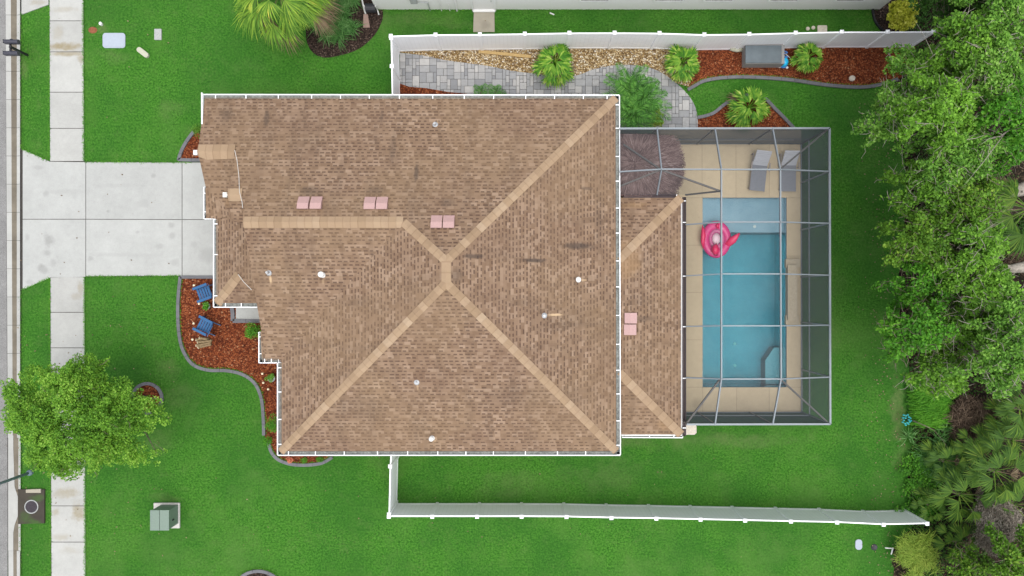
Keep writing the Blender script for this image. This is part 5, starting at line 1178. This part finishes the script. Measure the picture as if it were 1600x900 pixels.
# log bundle, lights, pots
lg = thing('log_bundle', 'bundle of cut logs with pale ends on red mulch', 'logs', P(319, 536)); rg = np.random.default_rng(1)
for i, (x0, y0, x1, y1, z) in enumerate(((307, 531, 326, 529, .08), (309, 535, 331, 532, .16), (307, 540, 330, 535, .08), (310, 543, 330, 538, .08), (312, 528, 324, 530, .18))):
    a, c = P(x0, y0, z), P(x1, y1, z); mb = MB(); mb.tube([a, c], .055, 10, 0, False); o = mb.build('log', 'log_wood', lg, smooth=True)
    d = (c-a).normalized()*.012; mb = MB(); mb.tube([a-d, a+d*.5], .062, 12); mb.build('cut_end', 'log_end', o)
for (px, py, lab) in ((307, 446, 'white garden light above the half hidden blue chair arm'), (315, 474.5, 'white garden light between the two blue chairs'), (306.5, 505, 'white garden light by the open blue chair'), (304.5, 530, 'white garden light nearest the log bundle'),
                      (413, 583, 'uppermost of the three small lights by the narrow mulch'), (414.5, 597, 'middle light of the three by the narrow mulch'), (422, 607, 'lowest light of the three by the narrow mulch')):
    q = P(px, py); t = thing('garden_light', lab, 'garden light', (q.x, q.y, 0), 'small garden lights in the mulch')
    mb = MB(); mb.tube([(q.x, q.y, .0), (q.x, q.y, .2)], .012, 6); mb.build('stake', 'black_plastic', t); mb = MB(); mb.lathe((q.x, q.y, .2), [(.03, 0), (.05, .04), (.05, .06), (.02, .09)], 10); mb.build('head', 'log_end', t)
def pot(label, px, py, r_, seed, mat='fern_leaf', pm_='box_body'):
    q = P(px, py); t = thing('potted_plant', label, 'potted plant', (q.x, q.y, 0)); mb = MB(); mb.lathe((q.x, q.y, .02), [(r_*.6, 0), (r_*.8, .22), (r_*.85, .24), (r_*.7, .24)], 14); mb.build('pot', pm_, t)
    rg = np.random.default_rng(seed); cc = np.array([(q.x + rg.normal(0, r_*.35), q.y + rg.normal(0, r_*.35), .34) for _ in range(8)]); quads('foliage', leaves(rg, cc, np.full(8, r_*.5), 320, .06, .7, .8, .6), mat, t)
pot('round potted green plant by the garage gutter corner', 326.5, 478, .19, 5); pot('potted blue-green plant beneath the gutter and small lights', 427, 590, .2, 6, 'pale_leaf', 'meter_grey')
# loungers
def lounger(label, x0, y0, x1, y1):
    """x0,y0 the head end and x1,y1 the foot end, in the photograph's grid at seat height"""
    a, c = P(x0, y0, .4), P(x1, y1, .36); d = Vector((c.x-a.x, c.y-a.y, 0)); L = d.length; d.normalize(); s_ = Vector((-d.y, d.x, 0)); t = thing('lounger', label, 'lounger', ((a.x+c.x)/2, (a.y+c.y)/2, .05), 'pool loungers'); wd = .66
    hinge = a + d*.62
    def slat(o, dirv, l, w_, th): 
        mb = MB(); mb.beam(o, o + dirv*l, w_, th); return mb
    for sg in (-1, 1): mb = MB(); mb.beam(Vector((a.x, a.y, .30)) + s_*sg*.32 + d*.1, Vector((c.x, c.y, .30)) + s_*sg*.32, .04, .06); mb.build('side_rail', 'lounger_frame', t)
    mb = MB(); p0 = Vector((hinge.x, hinge.y, .34)); N = 22; LL = (Vector((c.x, c.y, .34)) - p0).length
    for i in range(N): q = p0 + d*(i+.5)*LL/N; mb.beam(q - s_*wd/2, q + s_*wd/2, LL/N*.86, .025)
    mb.build('seat', 'lounger_grey', t)
    up = (-d*math.cos(R(42)) + Vector((0, 0, math.sin(R(42))))).normalized(); mb = MB(); N = 9; LL = .74
    for i in range(N): q = p0 + up*(i+.5)*LL/N; mb.beam(q - s_*wd/2, q + s_*wd/2, LL/N*.9, .025)
    mb.build('backrest', 'lounger_pale', t)
    for sg in (-1, 1):
        for e_, k in ((a, .12), (c, -.12)): mb = MB(); q = e_ + d*k + s_*sg*.32; mb.box((q.x, q.y, .17), (.045, .045, .24)); mb.build('leg', 'lounger_frame', t)
        mb = MB(); q = hinge + d*.1 + s_*sg*.40; mb.beam(Vector((q.x, q.y, .52)) - d*.2, Vector((q.x, q.y, .52)) + d*.2, .05, .03); mb.beam(Vector((q.x, q.y, .3)), Vector((q.x, q.y, .52)), .03, .03); mb.build('armrest', 'lounger_frame', t)
lounger('grey slatted lounger farther from the screen corner', 1190, 236, 1183, 298); lounger('grey slatted lounger tucked in the screen corner', 1233, 236, 1232, 299)
# pool float
fl = thing('pool_float', 'pink inflatable ring float with wing flaps at the pool edge', 'pool float', P(1119, 373, wz)); c = P(1119, 374, .08)
def torus(cx, cy, cz_, R1, r_, sx=1, sy=1, n=36, m=14):
    mb = MB(); vs = []; fs = []
    for i in range(n):
        a = 2*math.pi*i/n
        for j in range(m):
            b_ = 2*math.pi*j/m; rr_ = R1 + r_*math.cos(b_); vs.append((cx + rr_*math.cos(a)*sx, cy + rr_*math.sin(a)*sy, cz_ + r_*.8*math.sin(b_)))
    for i in range(n):
        for j in range(m): fs.append((i*m+j, ((i+1) % n)*m+j, ((i+1) % n)*m+(j+1) % m, i*m+(j+1) % m))
    mb.add(vs, fs); return mb
torus(c.x, c.y, .10, .50, .17, 1, 1.25).build('outer_ring', 'pink_vinyl', fl, smooth=True)
torus(c.x, c.y + .02, .14, .29, .09, .95, 1.28).build('inner_ring', 'ring_clear', fl, smooth=True)
mb = MB(); mb.lathe((c.x - .01, c.y + .02, .08), [(.19, 0), (.19, .05), (.05, .08)], 24, sx=.95, sy=1.35); mb.build('seat', 'pale_pink', fl, smooth=True)
def flap(name, pts, wid, mat, th=.07):
    mb = MB(); P_ = [P(*p) for p in pts]; vs = []; n_ = len(P_); m = 10
    for i, p in enumerate(P_):
        d = (P_[min(i+1, n_-1)] - P_[max(i-1, 0)]).normalized(); s_ = d.cross(Vector((0, 0, 1))).normalized(); u_ = s_.cross(d)
        for k in range(m): b_ = 2*math.pi*k/m; vs.append(p + s_*wid[i]*math.cos(b_) + u_*min(th, wid[i])*math.sin(b_))
    fs = [(i*m+k, i*m+(k+1) % m, (i+1)*m+(k+1) % m, (i+1)*m+k) for i in range(n_-1) for k in range(m)] + [tuple(range(m))[::-1], tuple((n_-1)*m+k for k in range(m))]
    mb.add(vs, fs); mb.build(name, mat, fl, smooth=True)
flap('wing', [(1133, 382, .15), (1138, 381, .25), (1145, 375, .35), (1152, 368, .42), (1156, 364, .45)], [.05, .14, .17, .09, .015], 'deep_pink')
flap('wing', [(1097.5, 352, .3), (1098.5, 360, .34), (1099, 368, .36), (1098, 378, .32), (1099, 388, .2)], [.02, .08, .11, .09, .03], 'deep_pink')
flap('head', [(1119, 398, .25), (1118, 392, .42), (1118, 387, .42), (1119, 381, .3)], [.09, .17, .15, .04], 'deep_pink', .12)
flap('tail', [(1122, 349, .3), (1121, 352, .36), (1122, 357, .3)], [.03, .08, .04], 'deep_pink')
